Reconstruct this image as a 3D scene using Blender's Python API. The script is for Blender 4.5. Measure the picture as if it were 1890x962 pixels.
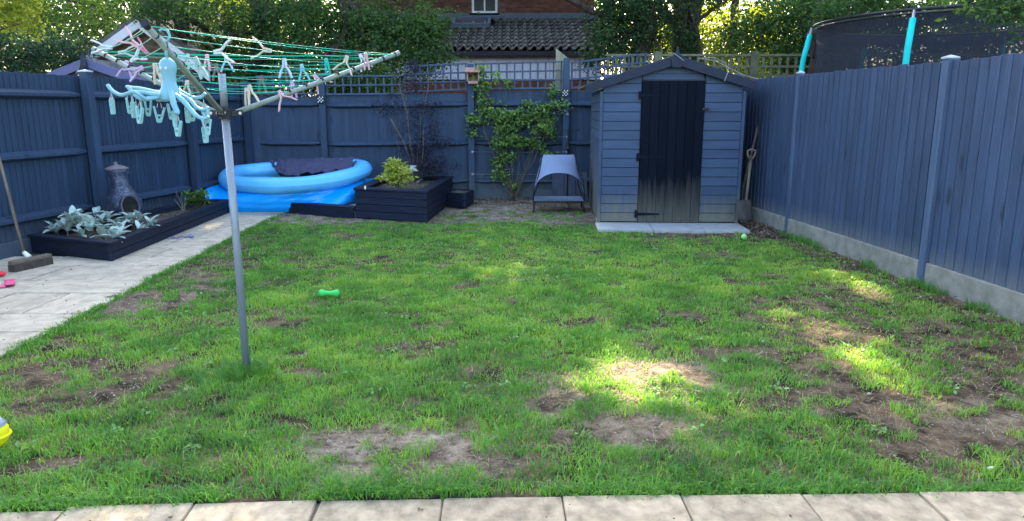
import bpy, bmesh, math, random
import numpy as np
from mathutils import Vector, Matrix, Euler, Quaternion
for o in list(bpy.data.objects): bpy.data.objects.remove(o)
S = bpy.context.scene; C = S.collection
R = math.radians
random.seed(7); rng = np.random.default_rng(7)
# ---------------------------------------------------------------- camera
F, CX, CY, HC = 1340.0, 945.0, 481.0, 1.47
TH = math.atan(281/1340); CT, ST = math.cos(TH), math.sin(TH)
cam = bpy.data.cameras.new('camera'); co = bpy.data.objects.new('camera', cam); C.objects.link(co)
co.location = (0, 0, HC); co.rotation_euler = (math.pi/2-TH, 0, 0)
cam.sensor_width = 36; cam.lens = 36*F/1890; cam.clip_end = 500; cam.clip_start = .05
S.camera = co
S.render.resolution_x = 1024; S.render.resolution_y = 521
# ---------------------------------------------------------------- light
SUN_EL, SUN_AZ = R(36), R(-7)            # azimuth measured from +Y (ahead), negative = to the left
SV = Vector((math.sin(SUN_AZ)*math.cos(SUN_EL), math.cos(SUN_AZ)*math.cos(SUN_EL), math.sin(SUN_EL)))
w = bpy.data.worlds.new('World'); S.world = w; w.use_nodes = True
nt = w.node_tree; bg = nt.nodes['Background']
sky = nt.nodes.new('ShaderNodeTexSky'); sky.sky_type = 'NISHITA'; sky.sun_disc = False
sky.sun_elevation = SUN_EL; sky.sun_rotation = SUN_AZ; sky.air_density = 1.0; sky.dust_density = 3.5; sky.ozone_density = 1.0
nt.links.new(sky.outputs[0], bg.inputs[0]); bg.inputs[1].default_value = .10
sl = bpy.data.lights.new('sun', 'SUN'); sl.energy = 4.2; sl.angle = R(.55); sl.color = (1, .84, .58)
so = bpy.data.objects.new('sun', sl); C.objects.link(so); so.rotation_euler = SV.to_track_quat('Z', 'Y').to_euler()
S.view_settings.view_transform = 'Standard'; S.view_settings.look = 'None'; S.view_settings.exposure = 3.4
S.view_settings.gamma = 1
S.render.engine = 'CYCLES'
S.cycles.max_bounces = 7; S.cycles.diffuse_bounces = 3; S.cycles.transparent_max_bounces = 12

# ---------------------------------------------------------------- survey: bearings in the photograph -> metres
def ray(u, v):
    a = (u-CX)/F; b = (CY-v)/F
    return a, CT+b*ST, -ST+b*CT
def gp(u, v, z=0):
    a, y, q = ray(u, v); t = (z-HC)/q
    return Vector((a*t, y*t, z))
def at(u, v, Y):
    a, y, q = ray(u, v); t = Y/y
    return Vector((a*t, Y, HC+q*t))
# ---------------------------------------------------------------- mesh builder
class MB:
    def __init__(s): s.v = []; s.f = []
    def add(s, vs, fs, m=None):
        n = len(s.v)
        for p in vs:
            p = Vector(p)
            s.v.append(tuple(m @ p if m is not None else p))
        for f in fs: s.f.append(tuple(i+n for i in f))
        return s
    def box(s, x0, y0, z0, x1, y1, z1, m=None):
        return s.add([(x0,y0,z0),(x1,y0,z0),(x1,y1,z0),(x0,y1,z0),(x0,y0,z1),(x1,y0,z1),(x1,y1,z1),(x0,y1,z1)],
            [(3,2,1,0),(4,5,6,7),(0,1,5,4),(1,2,6,5),(2,3,7,6),(3,0,4,7)], m)
    def bar(s, a, b, w, h, up=(0,0,1)):        # rectangular bar from a to b
        a = Vector(a); b = Vector(b); d = (b-a); L = d.length; d.normalize()
        up = Vector(up); x = d.cross(up)
        if x.length < 1e-4: x = d.cross(Vector((0,1,0)))
        x.normalize(); u = x.cross(d)
        vs = []
        for q in (a, b):
            for sx, su in ((-1,-1),(1,-1),(1,1),(-1,1)): vs.append(q+x*sx*w/2+u*su*h/2)
        return s.add(vs, [(0,1,2,3),(7,6,5,4),(1,0,4,5),(2,1,5,6),(3,2,6,7),(0,3,7,4)])
    def tube(s, pts, r, n=8, cap=True, flat=1.0):
        pts = [Vector(p) for p in pts]; k = len(pts)
        rs = r if isinstance(r, (list, tuple)) else [r]*k
        vs = []; fs = []; px = None
        for i, p in enumerate(pts):
            d = (pts[min(i+1, k-1)]-pts[max(i-1, 0)]).normalized()
            if px is None:
                x = d.cross(Vector((0,0,1)))
                if x.length < .05: x = d.cross(Vector((0,1,0)))
            else: x = px-d*px.dot(d)
            x.normalize(); px = x; y = d.cross(x)
            for j in range(n):
                a = 2*math.pi*j/n
                vs.append(p+x*math.cos(a)*rs[i]+y*math.sin(a)*rs[i]*flat)
        for i in range(k-1):
            for j in range(n):
                a = i*n+j; b = i*n+(j+1) % n
                fs.append((a, b, b+n, a+n))
        if cap: fs += [tuple(range(n-1, -1, -1)), tuple((k-1)*n+j for j in range(n))]
        return s.add(vs, fs)
    def lathe(s, prof, n=20, m=None, sx=1, sy=1):   # prof: (r, z)
        vs = []; fs = []
        for r, z in prof:
            for j in range(n):
                a = 2*math.pi*j/n; vs.append((r*math.cos(a)*sx, r*math.sin(a)*sy, z))
        for i in range(len(prof)-1):
            for j in range(n):
                a = i*n+j; b = i*n+(j+1) % n; fs.append((a, b, b+n, a+n))
        return s.add(vs, fs, m)
    def prism(s, poly, d, m=None):              # poly in xz, extruded along y from 0 to d
        n = len(poly)
        vs = [(x, 0, z) for x, z in poly]+[(x, d, z) for x, z in poly]
        fs = [tuple(range(n)), tuple(range(2*n-1, n-1, -1))]
        for i in range(n):
            j = (i+1) % n; fs.append((j, i, i+n, j+n))
        return s.add(vs, fs, m)
    def slab(s, poly, z0, z1):                  # poly in xy
        n = len(poly)
        vs = [(p[0], p[1], z0) for p in poly]+[(p[0], p[1], z1) for p in poly]
        fs = [tuple(range(n-1, -1, -1)), tuple(range(n, 2*n))]
        for i in range(n):
            j = (i+1) % n; fs.append((i, j, j+n, i+n))
        return s.add(vs, fs)
    def grid(s, fn, nu, nv, closeu=False):
        vs = [fn(i/(nu if closeu else nu-1), j/(nv-1)) for i in range(nu) for j in range(nv)]
        fs = []
        for i in range(nu if closeu else nu-1):
            for j in range(nv-1):
                a = i*nv+j; b = ((i+1) % nu)*nv+j; fs.append((a, b, b+1, a+1))
        return s.add(vs, fs)
    def mesh(s, name, off=None, bevel=0, smooth=False, fixn=True):
        me = bpy.data.meshes.new(name)
        vs = s.v if off is None else [(x-off[0], y-off[1], z-off[2]) for x, y, z in s.v]
        me.from_pydata(vs, [], s.f)
        if bevel or fixn:
            bm = bmesh.new(); bm.from_mesh(me)
            if fixn: bmesh.ops.recalc_face_normals(bm, faces=bm.faces)
            if bevel: bmesh.ops.bevel(bm, geom=list(bm.edges), offset=bevel, segments=1, affect='EDGES', clamp_overlap=True)
            bm.to_mesh(me); bm.free()
        if smooth: me.shade_smooth()
        return me
OFF = {}
def tag(o, label=None, cat=None, group=None, kind=None):
    if label: o['label'] = label
    if cat: o['category'] = cat
    if group: o['group'] = group
    if kind: o['kind'] = kind
    return o
def thing(name, label, cat, loc=(0,0,0), group=None, rz=0, world=True, kind=None):
    o = bpy.data.objects.new(name, None); C.objects.link(o); o.location = loc; o.rotation_euler = (0, 0, rz)
    o.empty_display_size = .1
    OFF[o.name] = Vector(loc) if world else None
    return tag(o, label, cat, group, kind)
def part(name, mb, m, parent, label=None, smooth=False, bevel=0, kind=None, fixn=True):
    off = OFF.get(parent.name); me = mb.mesh(name, off, bevel, smooth, fixn); me.materials.append(m)
    o = bpy.data.objects.new(name, me); C.objects.link(o); o.parent = parent; OFF[o.name] = off
    return tag(o, label, kind=kind)
def inst(name, me, parent, loc, rot=(0,0,0), scale=(1,1,1), label=None):
    off = OFF.get(parent.name)
    o = bpy.data.objects.new(name, me); C.objects.link(o); o.parent = parent
    l = Vector(loc); o.location = l-off if off is not None else l
    o.rotation_euler = rot; o.scale = scale
    return tag(o, label)
def pmesh(name, mb, m, bevel=0, smooth=False):
    me = mb.mesh(name, None, bevel, smooth); me.materials.append(m); return me
def solo(name, mb, m, label=None, cat=None, loc=(0,0,0), group=None, kind=None, smooth=False, bevel=0, world=True, fixn=True):
    me = mb.mesh(name, Vector(loc) if world else None, bevel, smooth, fixn); me.materials.append(m)
    o = bpy.data.objects.new(name, me); C.objects.link(o); o.location = loc
    return tag(o, label, cat, group, kind)
def kids(o): return [c for c in o.children]
def copy_tree(o, loc=None, rot=None, parent=None, label=None):
    c = o.copy(); C.objects.link(c)
    if parent is not None: c.parent = parent
    if loc is not None: c.location = loc
    if rot is not None: c.rotation_euler = rot
    if label: c['label'] = label
    for ch in kids(o):
        copy_tree(ch, parent=c)
    return c
def fastmesh(name, V, FA, m, tint=None, smooth=False):
    me = bpy.data.meshes.new(name); n, k = FA.shape
    me.vertices.add(len(V)); me.vertices.foreach_set('co', V.astype(np.float32).ravel())
    me.loops.add(n*k); me.loops.foreach_set('vertex_index', FA.astype(np.int32).ravel())
    me.polygons.add(n); me.polygons.foreach_set('loop_start', (np.arange(n)*k).astype(np.int32))
    me.update(calc_edges=True)
    if tint is not None:
        a = me.attributes.new('tint', 'FLOAT', 'FACE'); a.data.foreach_set('value', tint.astype(np.float32))
    if smooth: me.shade_smooth()
    me.materials.append(m); return me
# ---------------------------------------------------------------- materials
def mat(name, col, rough=.6, var=.15, scale=6, bump=.1, stretch=(1,1,1), col2=None, fine=0, spec=.3, coord='Object', bscale=None,
        dirt=None, knots=False, streak=None, metallic=0, rnd=.0, bdist=.01, sss=None, trans=0):
    m = bpy.data.materials.new(name); m.use_nodes = True; t = m.node_tree; N = t.nodes; L = t.links
    b = N['Principled BSDF']; b.inputs['Roughness'].default_value = rough; b.inputs['Specular IOR Level'].default_value = spec
    b.inputs['Metallic'].default_value = metallic
    tc = N.new('ShaderNodeTexCoord'); mp = N.new('ShaderNodeMapping'); mp.inputs['Scale'].default_value = stretch
    oi = N.new('ShaderNodeObjectInfo')
    L.new(tc.outputs[coord], mp.inputs['Vector'])
    cm = N.new('ShaderNodeVectorMath'); cm.operation = 'SCALE'; L.new(oi.outputs['Random'], cm.inputs['Scale']); cm.inputs[0].default_value = (37, 91, 53)
    L.new(cm.outputs[0], mp.inputs['Location'])
    n1 = N.new('ShaderNodeTexNoise'); n1.inputs['Scale'].default_value = scale; n1.inputs['Detail'].default_value = 6
    n1.inputs['Roughness'].default_value = .6
    L.new(mp.outputs[0], n1.inputs['Vector'])
    c2 = col2 if col2 else tuple(max(0, c*(1-2.2*var)) for c in col)
    mx = N.new('ShaderNodeMix'); mx.data_type = 'RGBA'
    rp = N.new('ShaderNodeMapRange'); rp.inputs[1].default_value = .34; rp.inputs[2].default_value = .66
    L.new(n1.outputs[0], rp.inputs[0]); L.new(rp.outputs[0], mx.inputs[0])
    mx.inputs[6].default_value = (*c2, 1); mx.inputs[7].default_value = (*col, 1)
    out = mx.outputs[2]
    if rnd:
        h = N.new('ShaderNodeHueSaturation'); mr = N.new('ShaderNodeMapRange')
        mr.inputs[3].default_value = 1-rnd; mr.inputs[4].default_value = 1+rnd
        L.new(oi.outputs['Random'], mr.inputs[0]); L.new(mr.outputs[0], h.inputs['Value']); L.new(out, h.inputs['Color']); out = h.outputs[0]
    if streak:
        s1 = N.new('ShaderNodeTexNoise'); s1.inputs['Scale'].default_value = 3; s1.inputs['Detail'].default_value = 7; s1.inputs['Roughness'].default_value = .7
        s2 = N.new('ShaderNodeMapping'); s2.inputs['Scale'].default_value = (9, 9, .45); L.new(mp.outputs[0], s2.inputs[0]); L.new(s2.outputs[0], s1.inputs['Vector'])
        s3 = N.new('ShaderNodeMapRange'); s3.inputs[1].default_value = .52; s3.inputs[2].default_value = .80; s3.inputs[4].default_value = .4; L.new(s1.outputs[0], s3.inputs[0])
        s4 = N.new('ShaderNodeMix'); s4.data_type = 'RGBA'; L.new(s3.outputs[0], s4.inputs[0]); L.new(out, s4.inputs[6]); s4.inputs[7].default_value = (*streak, 1); out = s4.outputs[2]
    if knots:
        k0 = N.new('ShaderNodeMapping'); k0.inputs['Scale'].default_value = (4.5, 4.5, 1.7); L.new(tc.outputs[coord], k0.inputs[0]); L.new(cm.outputs[0], k0.inputs['Location'])
        k1 = N.new('ShaderNodeTexVoronoi'); k1.inputs['Scale'].default_value = 1; k1.inputs['Randomness'].default_value = 1
        kn = N.new('ShaderNodeTexNoise'); kn.inputs['Scale'].default_value = 14; km = N.new('ShaderNodeMix'); km.data_type = 'VECTOR'; km.inputs[0].default_value = .10
        L.new(k0.outputs[0], kn.inputs['Vector']); L.new(k0.outputs[0], km.inputs[4]); L.new(kn.outputs[1], km.inputs[5]); L.new(km.outputs[1], k1.inputs['Vector'])
        k2 = N.new('ShaderNodeMapRange'); k2.inputs[1].default_value = .06; k2.inputs[2].default_value = .17; k2.inputs[3].default_value = .85; k2.inputs[4].default_value = 0; L.new(k1.outputs[0], k2.inputs[0])
        k3 = N.new('ShaderNodeMix'); k3.data_type = 'RGBA'; L.new(k2.outputs[0], k3.inputs[0]); L.new(out, k3.inputs[6]); k3.inputs[7].default_value = (col[0]*.35, col[1]*.35, col[2]*.35, 1); out = k3.outputs[2]
    if dirt:   # (colour, z_low, z_high, strength): weathering that climbs from the ground
        g = N.new('ShaderNodeNewGeometry'); sp = N.new('ShaderNodeSeparateXYZ'); L.new(g.outputs['Position'], sp.inputs[0])
        dn = N.new('ShaderNodeTexNoise'); dn.inputs['Scale'].default_value = 5; dn.inputs['Detail'].default_value = 5
        ms = N.new('ShaderNodeMapping'); ms.inputs['Scale'].default_value = (3, 3, .35); L.new(g.outputs['Position'], ms.inputs[0]); L.new(ms.outputs[0], dn.inputs['Vector'])
        ad = N.new('ShaderNodeMath'); ad.operation = 'MULTIPLY_ADD'; ad.inputs[1].default_value = (dirt[2]-dirt[1])*1.1; L.new(dn.outputs[0], ad.inputs[0]); L.new(sp.outputs[2], ad.inputs[2])
        dr = N.new('ShaderNodeMapRange'); dr.inputs[1].default_value = dirt[2]+(dirt[2]-dirt[1])*.55; dr.inputs[2].default_value = dirt[1]+(dirt[2]-dirt[1])*.55
        dr.inputs[3].default_value = 0; dr.inputs[4].default_value = dirt[3]
        L.new(ad.outputs[0], dr.inputs[0])
        m2 = N.new('ShaderNodeMix'); m2.data_type = 'RGBA'; L.new(dr.outputs[0], m2.inputs[0]); L.new(out, m2.inputs[6]); m2.inputs[7].default_value = (*dirt[0], 1); out = m2.outputs[2]
    L.new(out, b.inputs['Base Color'])
    if bump:
        n2 = N.new('ShaderNodeTexNoise'); n2.inputs['Scale'].default_value = bscale or scale*4; n2.inputs['Detail'].default_value = 8; n2.inputs['Roughness'].default_value = .65
        L.new(mp.outputs[0], n2.inputs['Vector'])
        bp = N.new('ShaderNodeBump'); bp.inputs['Strength'].default_value = min(1, bump); bp.inputs['Distance'].default_value = bdist
        L.new(n2.outputs[0], bp.inputs['Height']); L.new(bp.outputs[0], b.inputs['Normal'])
    if trans:
        tr = N.new('ShaderNodeBsdfTranslucent'); L.new(out, tr.inputs[0]); ms2 = N.new('ShaderNodeMixShader'); ms2.inputs[0].default_value = trans
        L.new(b.outputs[0], ms2.inputs[1]); L.new(tr.outputs[0], ms2.inputs[2]); L.new(ms2.outputs[0], N['Material Output'].inputs[0])
    return m
def leafmat(name, dark, mid, light, rough=.62, trans=.35, tcol=None, spec=.15):
    m = bpy.data.materials.new(name); m.use_nodes = True; t = m.node_tree; N = t.nodes; L = t.links
    b = N['Principled BSDF']; b.inputs['Roughness'].default_value = rough; b.inputs['Specular IOR Level'].default_value = spec
    a = N.new('ShaderNodeAttribute'); a.attribute_name = 'tint'; a.attribute_type = 'GEOMETRY'
    cr = N.new('ShaderNodeValToRGB'); e = cr.color_ramp.elements
    e[0].position = 0; e[0].color = (*dark, 1); e[1].position = 1; e[1].color = (*light, 1)
    x = cr.color_ramp.elements.new(.5); x.color = (*mid, 1)
    L.new(a.outputs['Fac'], cr.inputs[0]); L.new(cr.outputs[0], b.inputs['Base Color'])
    tr = N.new('ShaderNodeBsdfTranslucent')
    mc = N.new('ShaderNodeMix'); mc.data_type = 'RGBA'; mc.blend_type = 'MULTIPLY'; mc.inputs[0].default_value = 1
    mc.inputs[7].default_value = (*(tcol or (1.5, 1.35, .5)), 1); L.new(cr.outputs[0], mc.inputs[6]); L.new(mc.outputs[2], tr.inputs[0])
    ms = N.new('ShaderNodeMixShader'); ms.inputs[0].default_value = trans
    L.new(b.outputs[0], ms.inputs[1]); L.new(tr.outputs[0], ms.inputs[2]); L.new(ms.outputs[0], N['Material Output'].inputs[0])
    return m
GREEN = (.115, .115, .07)
M = {}
M['fence'] = mat('fence_paint', (.029,.057,.104), .62, .12, 5, .5, (3,3,.35), rnd=.12, knots=True, bscale=26, dirt=((.09,.105,.11), .15, .35, .45), bdist=.006)
M['fence_back'] = mat('back_fence_paint', (.035,.063,.112), .65, .13, 4, .5, (3,3,.4), rnd=.12, knots=True, bscale=26, dirt=((.10,.12,.12), .1, .5, .6), bdist=.006)
M['fence_right'] = mat('weathered_fence_paint', (.044,.074,.135), .6, .14, 3.2, .7, (2.2,2.2,.45), rnd=.07, knots=True, streak=(.16,.2,.27), bscale=18, dirt=((.15,.16,.15), .18, .36, .55), bdist=.008)
M['post_worn'] = mat('worn_post_paint', (.05,.08,.138), .6, .1, 5, .6, (5,5,.3), col2=(.085,.125,.20), bscale=20)
M['trellis'] = mat('trellis_paint', (.06,.09,.14), .65, .15, 8, .4, rnd=.12)
M['olive'] = mat('olive_wood', (.15,.15,.085), .8, .2, 6, .4, rnd=.15)
M['rawwood'] = mat('raw_wood', (.3,.29,.2), .8, .15, 6, .4, (3,3,.4))
M['concrete'] = mat('concrete', (.27,.26,.225), .9, .2, 9, .5, col2=(.17,.175,.14), bscale=50)
M['capwhite'] = mat('post_cap_paint', (.45,.5,.55), .6, .1, 20, .2)
M['shed'] = mat('shed_paint', (.043,.075,.138), .55, .1, 4, .4, (.5,2,3), rnd=.08, dirt=((.15,.145,.11), .08, .42, .95), bscale=22, bdist=.004)
M['shedside'] = mat('shed_side_paint', (.052,.085,.135), .6, .12, 4, .4, (2,.5,3), rnd=.08, dirt=((.15,.15,.10), .0, 1.15, .75), bscale=22, bdist=.004)
M['barge'] = mat('shed_trim_paint', (.012,.02,.042), .55, .15, 6, .3)
M['door'] = mat('black_door_paint', (.005,.008,.015), .7, .1, 5, .5, (4,4,.4), rnd=.15, spec=.06, dirt=((.12,.115,.095), .05, .6, .8), bscale=22, bdist=.004)
M['felt'] = mat('roof_felt', (.2,.2,.17), .95, .25, 30, .4)
M['black'] = mat('planter_black', (.0075,.014,.034), .6, .2, 5, .7, (.5,2,3), rnd=.2, bscale=20)
M['blackmetal'] = mat('black_metal', (.015,.016,.02), .4, .1, 20, 0)
M['steel'] = mat('steel', (.5,.52,.55), .35, .1, 20, 0, metallic=.9)
M['hinge'] = mat('painted_hinge', (.008,.012,.02), .7, .1, 20, .2, spec=.06)
M['soil'] = mat('dry_soil', (.16,.135,.10), .95, .25, 9, .8, col2=(.07,.055,.04), bscale=45, bdist=.02)
M['slab'] = mat('riven_paving', (.44,.36,.24), .85, .1, 7, 1, col2=(.22,.18,.12), bscale=6, bdist=.02, rnd=.1)
M['slabpath'] = mat('pale_path_paving', (.54,.47,.345), .85, .1, 4, 1, col2=(.34,.295,.22), bscale=6, bdist=.02, rnd=.09)
M['slabgrey'] = mat('pale_shed_paving', (.42,.43,.41), .85, .1, 5, .4, rnd=.05)
M['joint'] = mat('joint_sand', (.15,.125,.09), .95, .2, 20, .4)
M['poolring'] = mat('pool_ring_vinyl', (.13,.56,.95), .3, .04, 3, .12, spec=.5, bscale=5, bdist=.01, trans=.12)
M['poolwall'] = mat('pool_wall_vinyl', (.001,.38,1.0), .33, .05, 3, .5, (1,1,4), spec=.5, bscale=6, bdist=.012)
M['poolcover'] = mat('pool_cover_cloth', (.065,.068,.125), .8, .12, 5, 1, (1,3,1), bscale=9, bdist=.02)
M['water'] = mat('pool_water', (.01,.09,.14), .06, .1, 3, .1, spec=.6)
M['pole'] = mat('airer_pole_metal', (.23,.265,.30), .42, .06, 10, .05, spec=.5, metallic=.25)
M['arm'] = mat('airer_arm_paint', (.22,.29,.25), .4, .12, 8, .05, spec=.5)
M['line'] = mat('green_line_plastic', (.0,.42,.27), .4, .05, 10, 0)
M['greyline'] = mat('grey_cord', (.3,.3,.3), .6, .05, 10, 0)
M['octo'] = mat('aqua_plastic', (.21,.48,.55), .4, .06, 8, 0, spec=.4, trans=.2)
M['clip'] = mat('pale_aqua_plastic', (.28,.56,.56), .45, .06, 8, 0, trans=.2)
M['white'] = mat('white_plastic', (.75,.76,.74), .5, .04, 8, .05)
M['pupil'] = mat('grey_plastic', (.35,.36,.42), .5, .04, 8, 0)
M['wood'] = mat('handle_wood', (.17,.14,.105), .7, .2, 8, .3, (4,4,.6))
M['bristle'] = mat('bristles', (.11,.09,.07), .95, .3, 60, .8, (3,3,.4), bscale=120)
M['pink'] = mat('pink_plastic', (.85,.12,.25), .45, .05, 8, 0)
M['red'] = mat('red_plastic', (.75,.03,.05), .45, .05, 8, 0)
M['yellow'] = mat('yellow_plastic', (.78,.72,.01), .4, .03, 4, .05)
M['greygloss'] = mat('grey_toy_plastic', (.3,.34,.45), .4, .05, 8, 0)
M['bone'] = mat('green_rubber', (.05,.55,.1), .5, .05, 8, .05)
M['ball'] = mat('tennis_felt', (.35,.75,.2), .95, .06, 30, .4)
M['rope'] = mat('rope_purple', (.09,.09,.25), .9, .3, 60, .6, col2=(.4,.4,.5))
M['bedcloth'] = mat('grey_bed_canvas', (.30,.36,.48), .7, .05, 6, .2)
M['canopy'] = mat('lilac_canopy_cloth', (.28,.35,.51), .65, .04, 4, .2, trans=.25)
M['mesh'] = mat('dark_mesh_cloth', (.02,.02,.03), .9, .1, 6, 0)
M['boardgrey'] = mat('weathered_board', (.06,.075,.11), .8, .2, 4, .4, (3,3,.4))
M['birdbox'] = mat('pink_wood', (.42,.25,.2), .8, .15, 10, .3)
M['stone'] = mat('stone', (.4,.36,.31), .9, .2, 20, .5)
M['rust'] = mat('rusty_iron', (.07,.06,.055), .7, .2, 9, .4, col2=(.035,.03,.03))
M['slate'] = mat('slate', (.28,.3,.32), .8, .2, 20, .3)
M['brick'] = mat('brick', (.175,.08,.065), .9, .25, 3, .4, rnd=.22)
M['mortar'] = mat('mortar', (.16,.12,.10), .95, .1, 10, .3)
M['tile'] = mat('roof_tile', (.062,.057,.06), .85, .3, 9, .6, col2=(.13,.12,.10), rnd=.3, bscale=40)
M['lead'] = mat('lead_flashing', (.10,.135,.19), .6, .1, 4, .2)
M['render'] = mat('white_render', (.52,.52,.60), .8, .1, 3, .2, col2=(.40,.40,.46))
M['upvc'] = mat('white_window_frame', (.66,.70,.76), .4, .03, 5, 0)
M['glass'] = mat('window_glass', (.012,.02,.03), .15, .2, 3, 0, spec=.15)
M['skyglass'] = mat('skylight_glass', (.10,.09,.10), .12, .2, 1.5, 0, spec=.6)
M['gutter'] = mat('dark_gutter', (.025,.022,.03), .5, .1, 5, .1)
M['yellowbrick'] = mat('pale_brick', (.16,.12,.08), .9, .3, 8, .4, (1,1,3))
M['bargewhite'] = mat('white_bargeboard', (.55,.58,.60), .5, .05, 5, .05)
M['purple'] = mat('lilac_fascia_paint', (.10,.115,.23), .55, .08, 4, .15)
M['darkwall'] = mat('dark_shed_wall', (.03,.042,.07), .7, .15, 4, .3)
M['pinkroof'] = mat('pink_roof_tile', (.4,.25,.22), .9, .2, 10, .3, rnd=.15)
M['turq'] = mat('turquoise_foam', (.0,.62,.56), .5, .04, 4, .05, trans=.1)
M['bark'] = mat('bark', (.075,.055,.042), .95, .3, 8, .8, (2,2,.5), col2=(.03,.022,.018), bscale=24, bdist=.03)
M['twig'] = mat('twig', (.16,.13,.10), .9, .2, 20, .2)
M['paletwig'] = mat('pale_twig', (.35,.33,.28), .9, .2, 20, .1)
M['dleaf'] = mat('dead_leaf', (.17,.125,.085), .9, .3, 20, .2, rnd=.2)
M['chim'] = bpy.data.materials.new('speckled_chiminea_glaze')
def speckle(m):
    m.use_nodes = True; t = m.node_tree; N = t.nodes; L = t.links; b = N['Principled BSDF']
    tc = N.new('ShaderNodeTexCoord'); v = N.new('ShaderNodeTexNoise'); v.inputs['Scale'].default_value = 75; v.inputs['Detail'].default_value = 3
    n = N.new('ShaderNodeTexNoise'); n.inputs['Scale'].default_value = 6; L.new(tc.outputs['Object'], v.inputs[0]); L.new(tc.outputs['Object'], n.inputs[0])
    a = N.new('ShaderNodeMath'); a.operation = 'MULTIPLY_ADD'; a.inputs[1].default_value = .35; L.new(n.outputs[0], a.inputs[0]); L.new(v.outputs[0], a.inputs[2])
    r = N.new('ShaderNodeMapRange'); r.inputs[1].default_value = .70; r.inputs[2].default_value = .78; L.new(a.outputs[0], r.inputs[0])
    x = N.new('ShaderNodeMix'); x.data_type = 'RGBA'; L.new(r.outputs[0], x.inputs[0]); x.inputs[6].default_value = (.016,.022,.04, 1); x.inputs[7].default_value = (.085,.11,.17, 1)
    L.new(x.outputs[2], b.inputs[0]); b.inputs['Roughness'].default_value = .38
speckle(M['chim'])
M['chimlid'] = mat('lilac_lid', (.17,.15,.165), .7, .15, 20, .3)
M['ash'] = mat('ash', (.02,.018,.016), .95, .3, 20, .3)
def netmat():
    m = bpy.data.materials.new('black_netting'); m.use_nodes = True; t = m.node_tree; N = t.nodes; L = t.links
    b = N['Principled BSDF']; b.inputs[0].default_value = (.006,.009,.02,1); b.inputs['Roughness'].default_value = .8
    tr = N.new('ShaderNodeBsdfTransparent'); mx = N.new('ShaderNodeMixShader'); mx.inputs[0].default_value = .70
    L.new(tr.outputs[0], mx.inputs[1]); L.new(b.outputs[0], mx.inputs[2]); L.new(mx.outputs[0], N['Material Output'].inputs[0]); return m
M['net'] = netmat()
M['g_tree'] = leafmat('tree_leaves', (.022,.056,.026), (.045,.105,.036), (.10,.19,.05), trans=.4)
M['g_blue'] = leafmat('conifer_leaves', (.014,.04,.028), (.026,.068,.04), (.06,.115,.05), trans=.25, tcol=(1.1,1.2,.6))
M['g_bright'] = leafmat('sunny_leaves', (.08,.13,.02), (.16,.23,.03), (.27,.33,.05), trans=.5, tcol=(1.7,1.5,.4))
M['g_maple'] = leafmat('sun_tinted_maple_leaves', (.16,.22,.03), (.32,.38,.05), (.5,.52,.12), trans=.45, tcol=(1.3,1.2,.5))  # golden tone is sunlight painted into the leaf colour
M['g_ivy'] = leafmat('ivy_leaves', (.014,.038,.02), (.028,.065,.026), (.06,.115,.04), trans=.25)
M['g_climb'] = leafmat('climber_leaves', (.045,.10,.04), (.11,.21,.055), (.24,.36,.10), trans=.3)
M['g_shrub'] = leafmat('yellow_green_leaves', (.18,.24,.03), (.36,.42,.06), (.55,.58,.16), trans=.3, tcol=(1.1,1.1,.5))
M['g_acer'] = leafmat('purple_leaves', (.012,.013,.024), (.026,.025,.04), (.05,.05,.07), trans=.2, tcol=(1.2,.9,1))
M['g_small'] = leafmat('planter_leaves', (.04,.09,.02), (.08,.17,.04), (.15,.27,.07), trans=.3)
M['grass'] = leafmat('grass', (.055,.17,.035), (.15,.385,.05), (.38,.56,.10), rough=.45, trans=.4, tcol=(1.25,1.1,.45), spec=.4)
M['lamb'] = mat('woolly_leaf', (.50,.61,.54), .85, .1, 14, .3, col2=(.30,.40,.35), rnd=.18, trans=.15)

# ================================================================= ground
def vnoise(x, y, s, seed=0):
    r = np.random.default_rng(seed); T = r.random((64, 64)); x = np.asarray(x)/s+1000; y = np.asarray(y)/s+1000
    xi = np.floor(x).astype(int); yi = np.floor(y).astype(int); fx = x-xi; fy = y-yi
    fx = fx*fx*(3-2*fx); fy = fy*fy*(3-2*fy)
    a = T[xi % 64, yi % 64]; b = T[(xi+1) % 64, yi % 64]; c = T[xi % 64, (yi+1) % 64]; d = T[(xi+1) % 64, (yi+1) % 64]
    return (a*(1-fx)+b*fx)*(1-fy)+(c*(1-fx)+d*fx)*fy
def gz(x, y): return -.012+.022*(vnoise(x, y, .9, 3)-.5)+.018*(vnoise(x, y, .3, 4)-.5)+.012*(vnoise(x, y, .11, 5)-.5)+.010*(vnoise(x, y, .045, 6)-.5)
def lawn_left(y): return np.interp(y, [2.4, 4.16, 5.92, 10.24, 12], [-3.06, -3.09, -3.16, -3.27, -3.3])
def lawn_bot(x): return np.interp(x, [-3.2, -1.92, -1.25, .33, 2.01, 4], [2.38, 2.47, 2.54, 2.59, 2.62, 2.66])
def fence_r(y): return 4.01/math.cos(R(4.9))-np.asarray(y)*math.tan(R(4.9))   # x of the right fence
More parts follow.
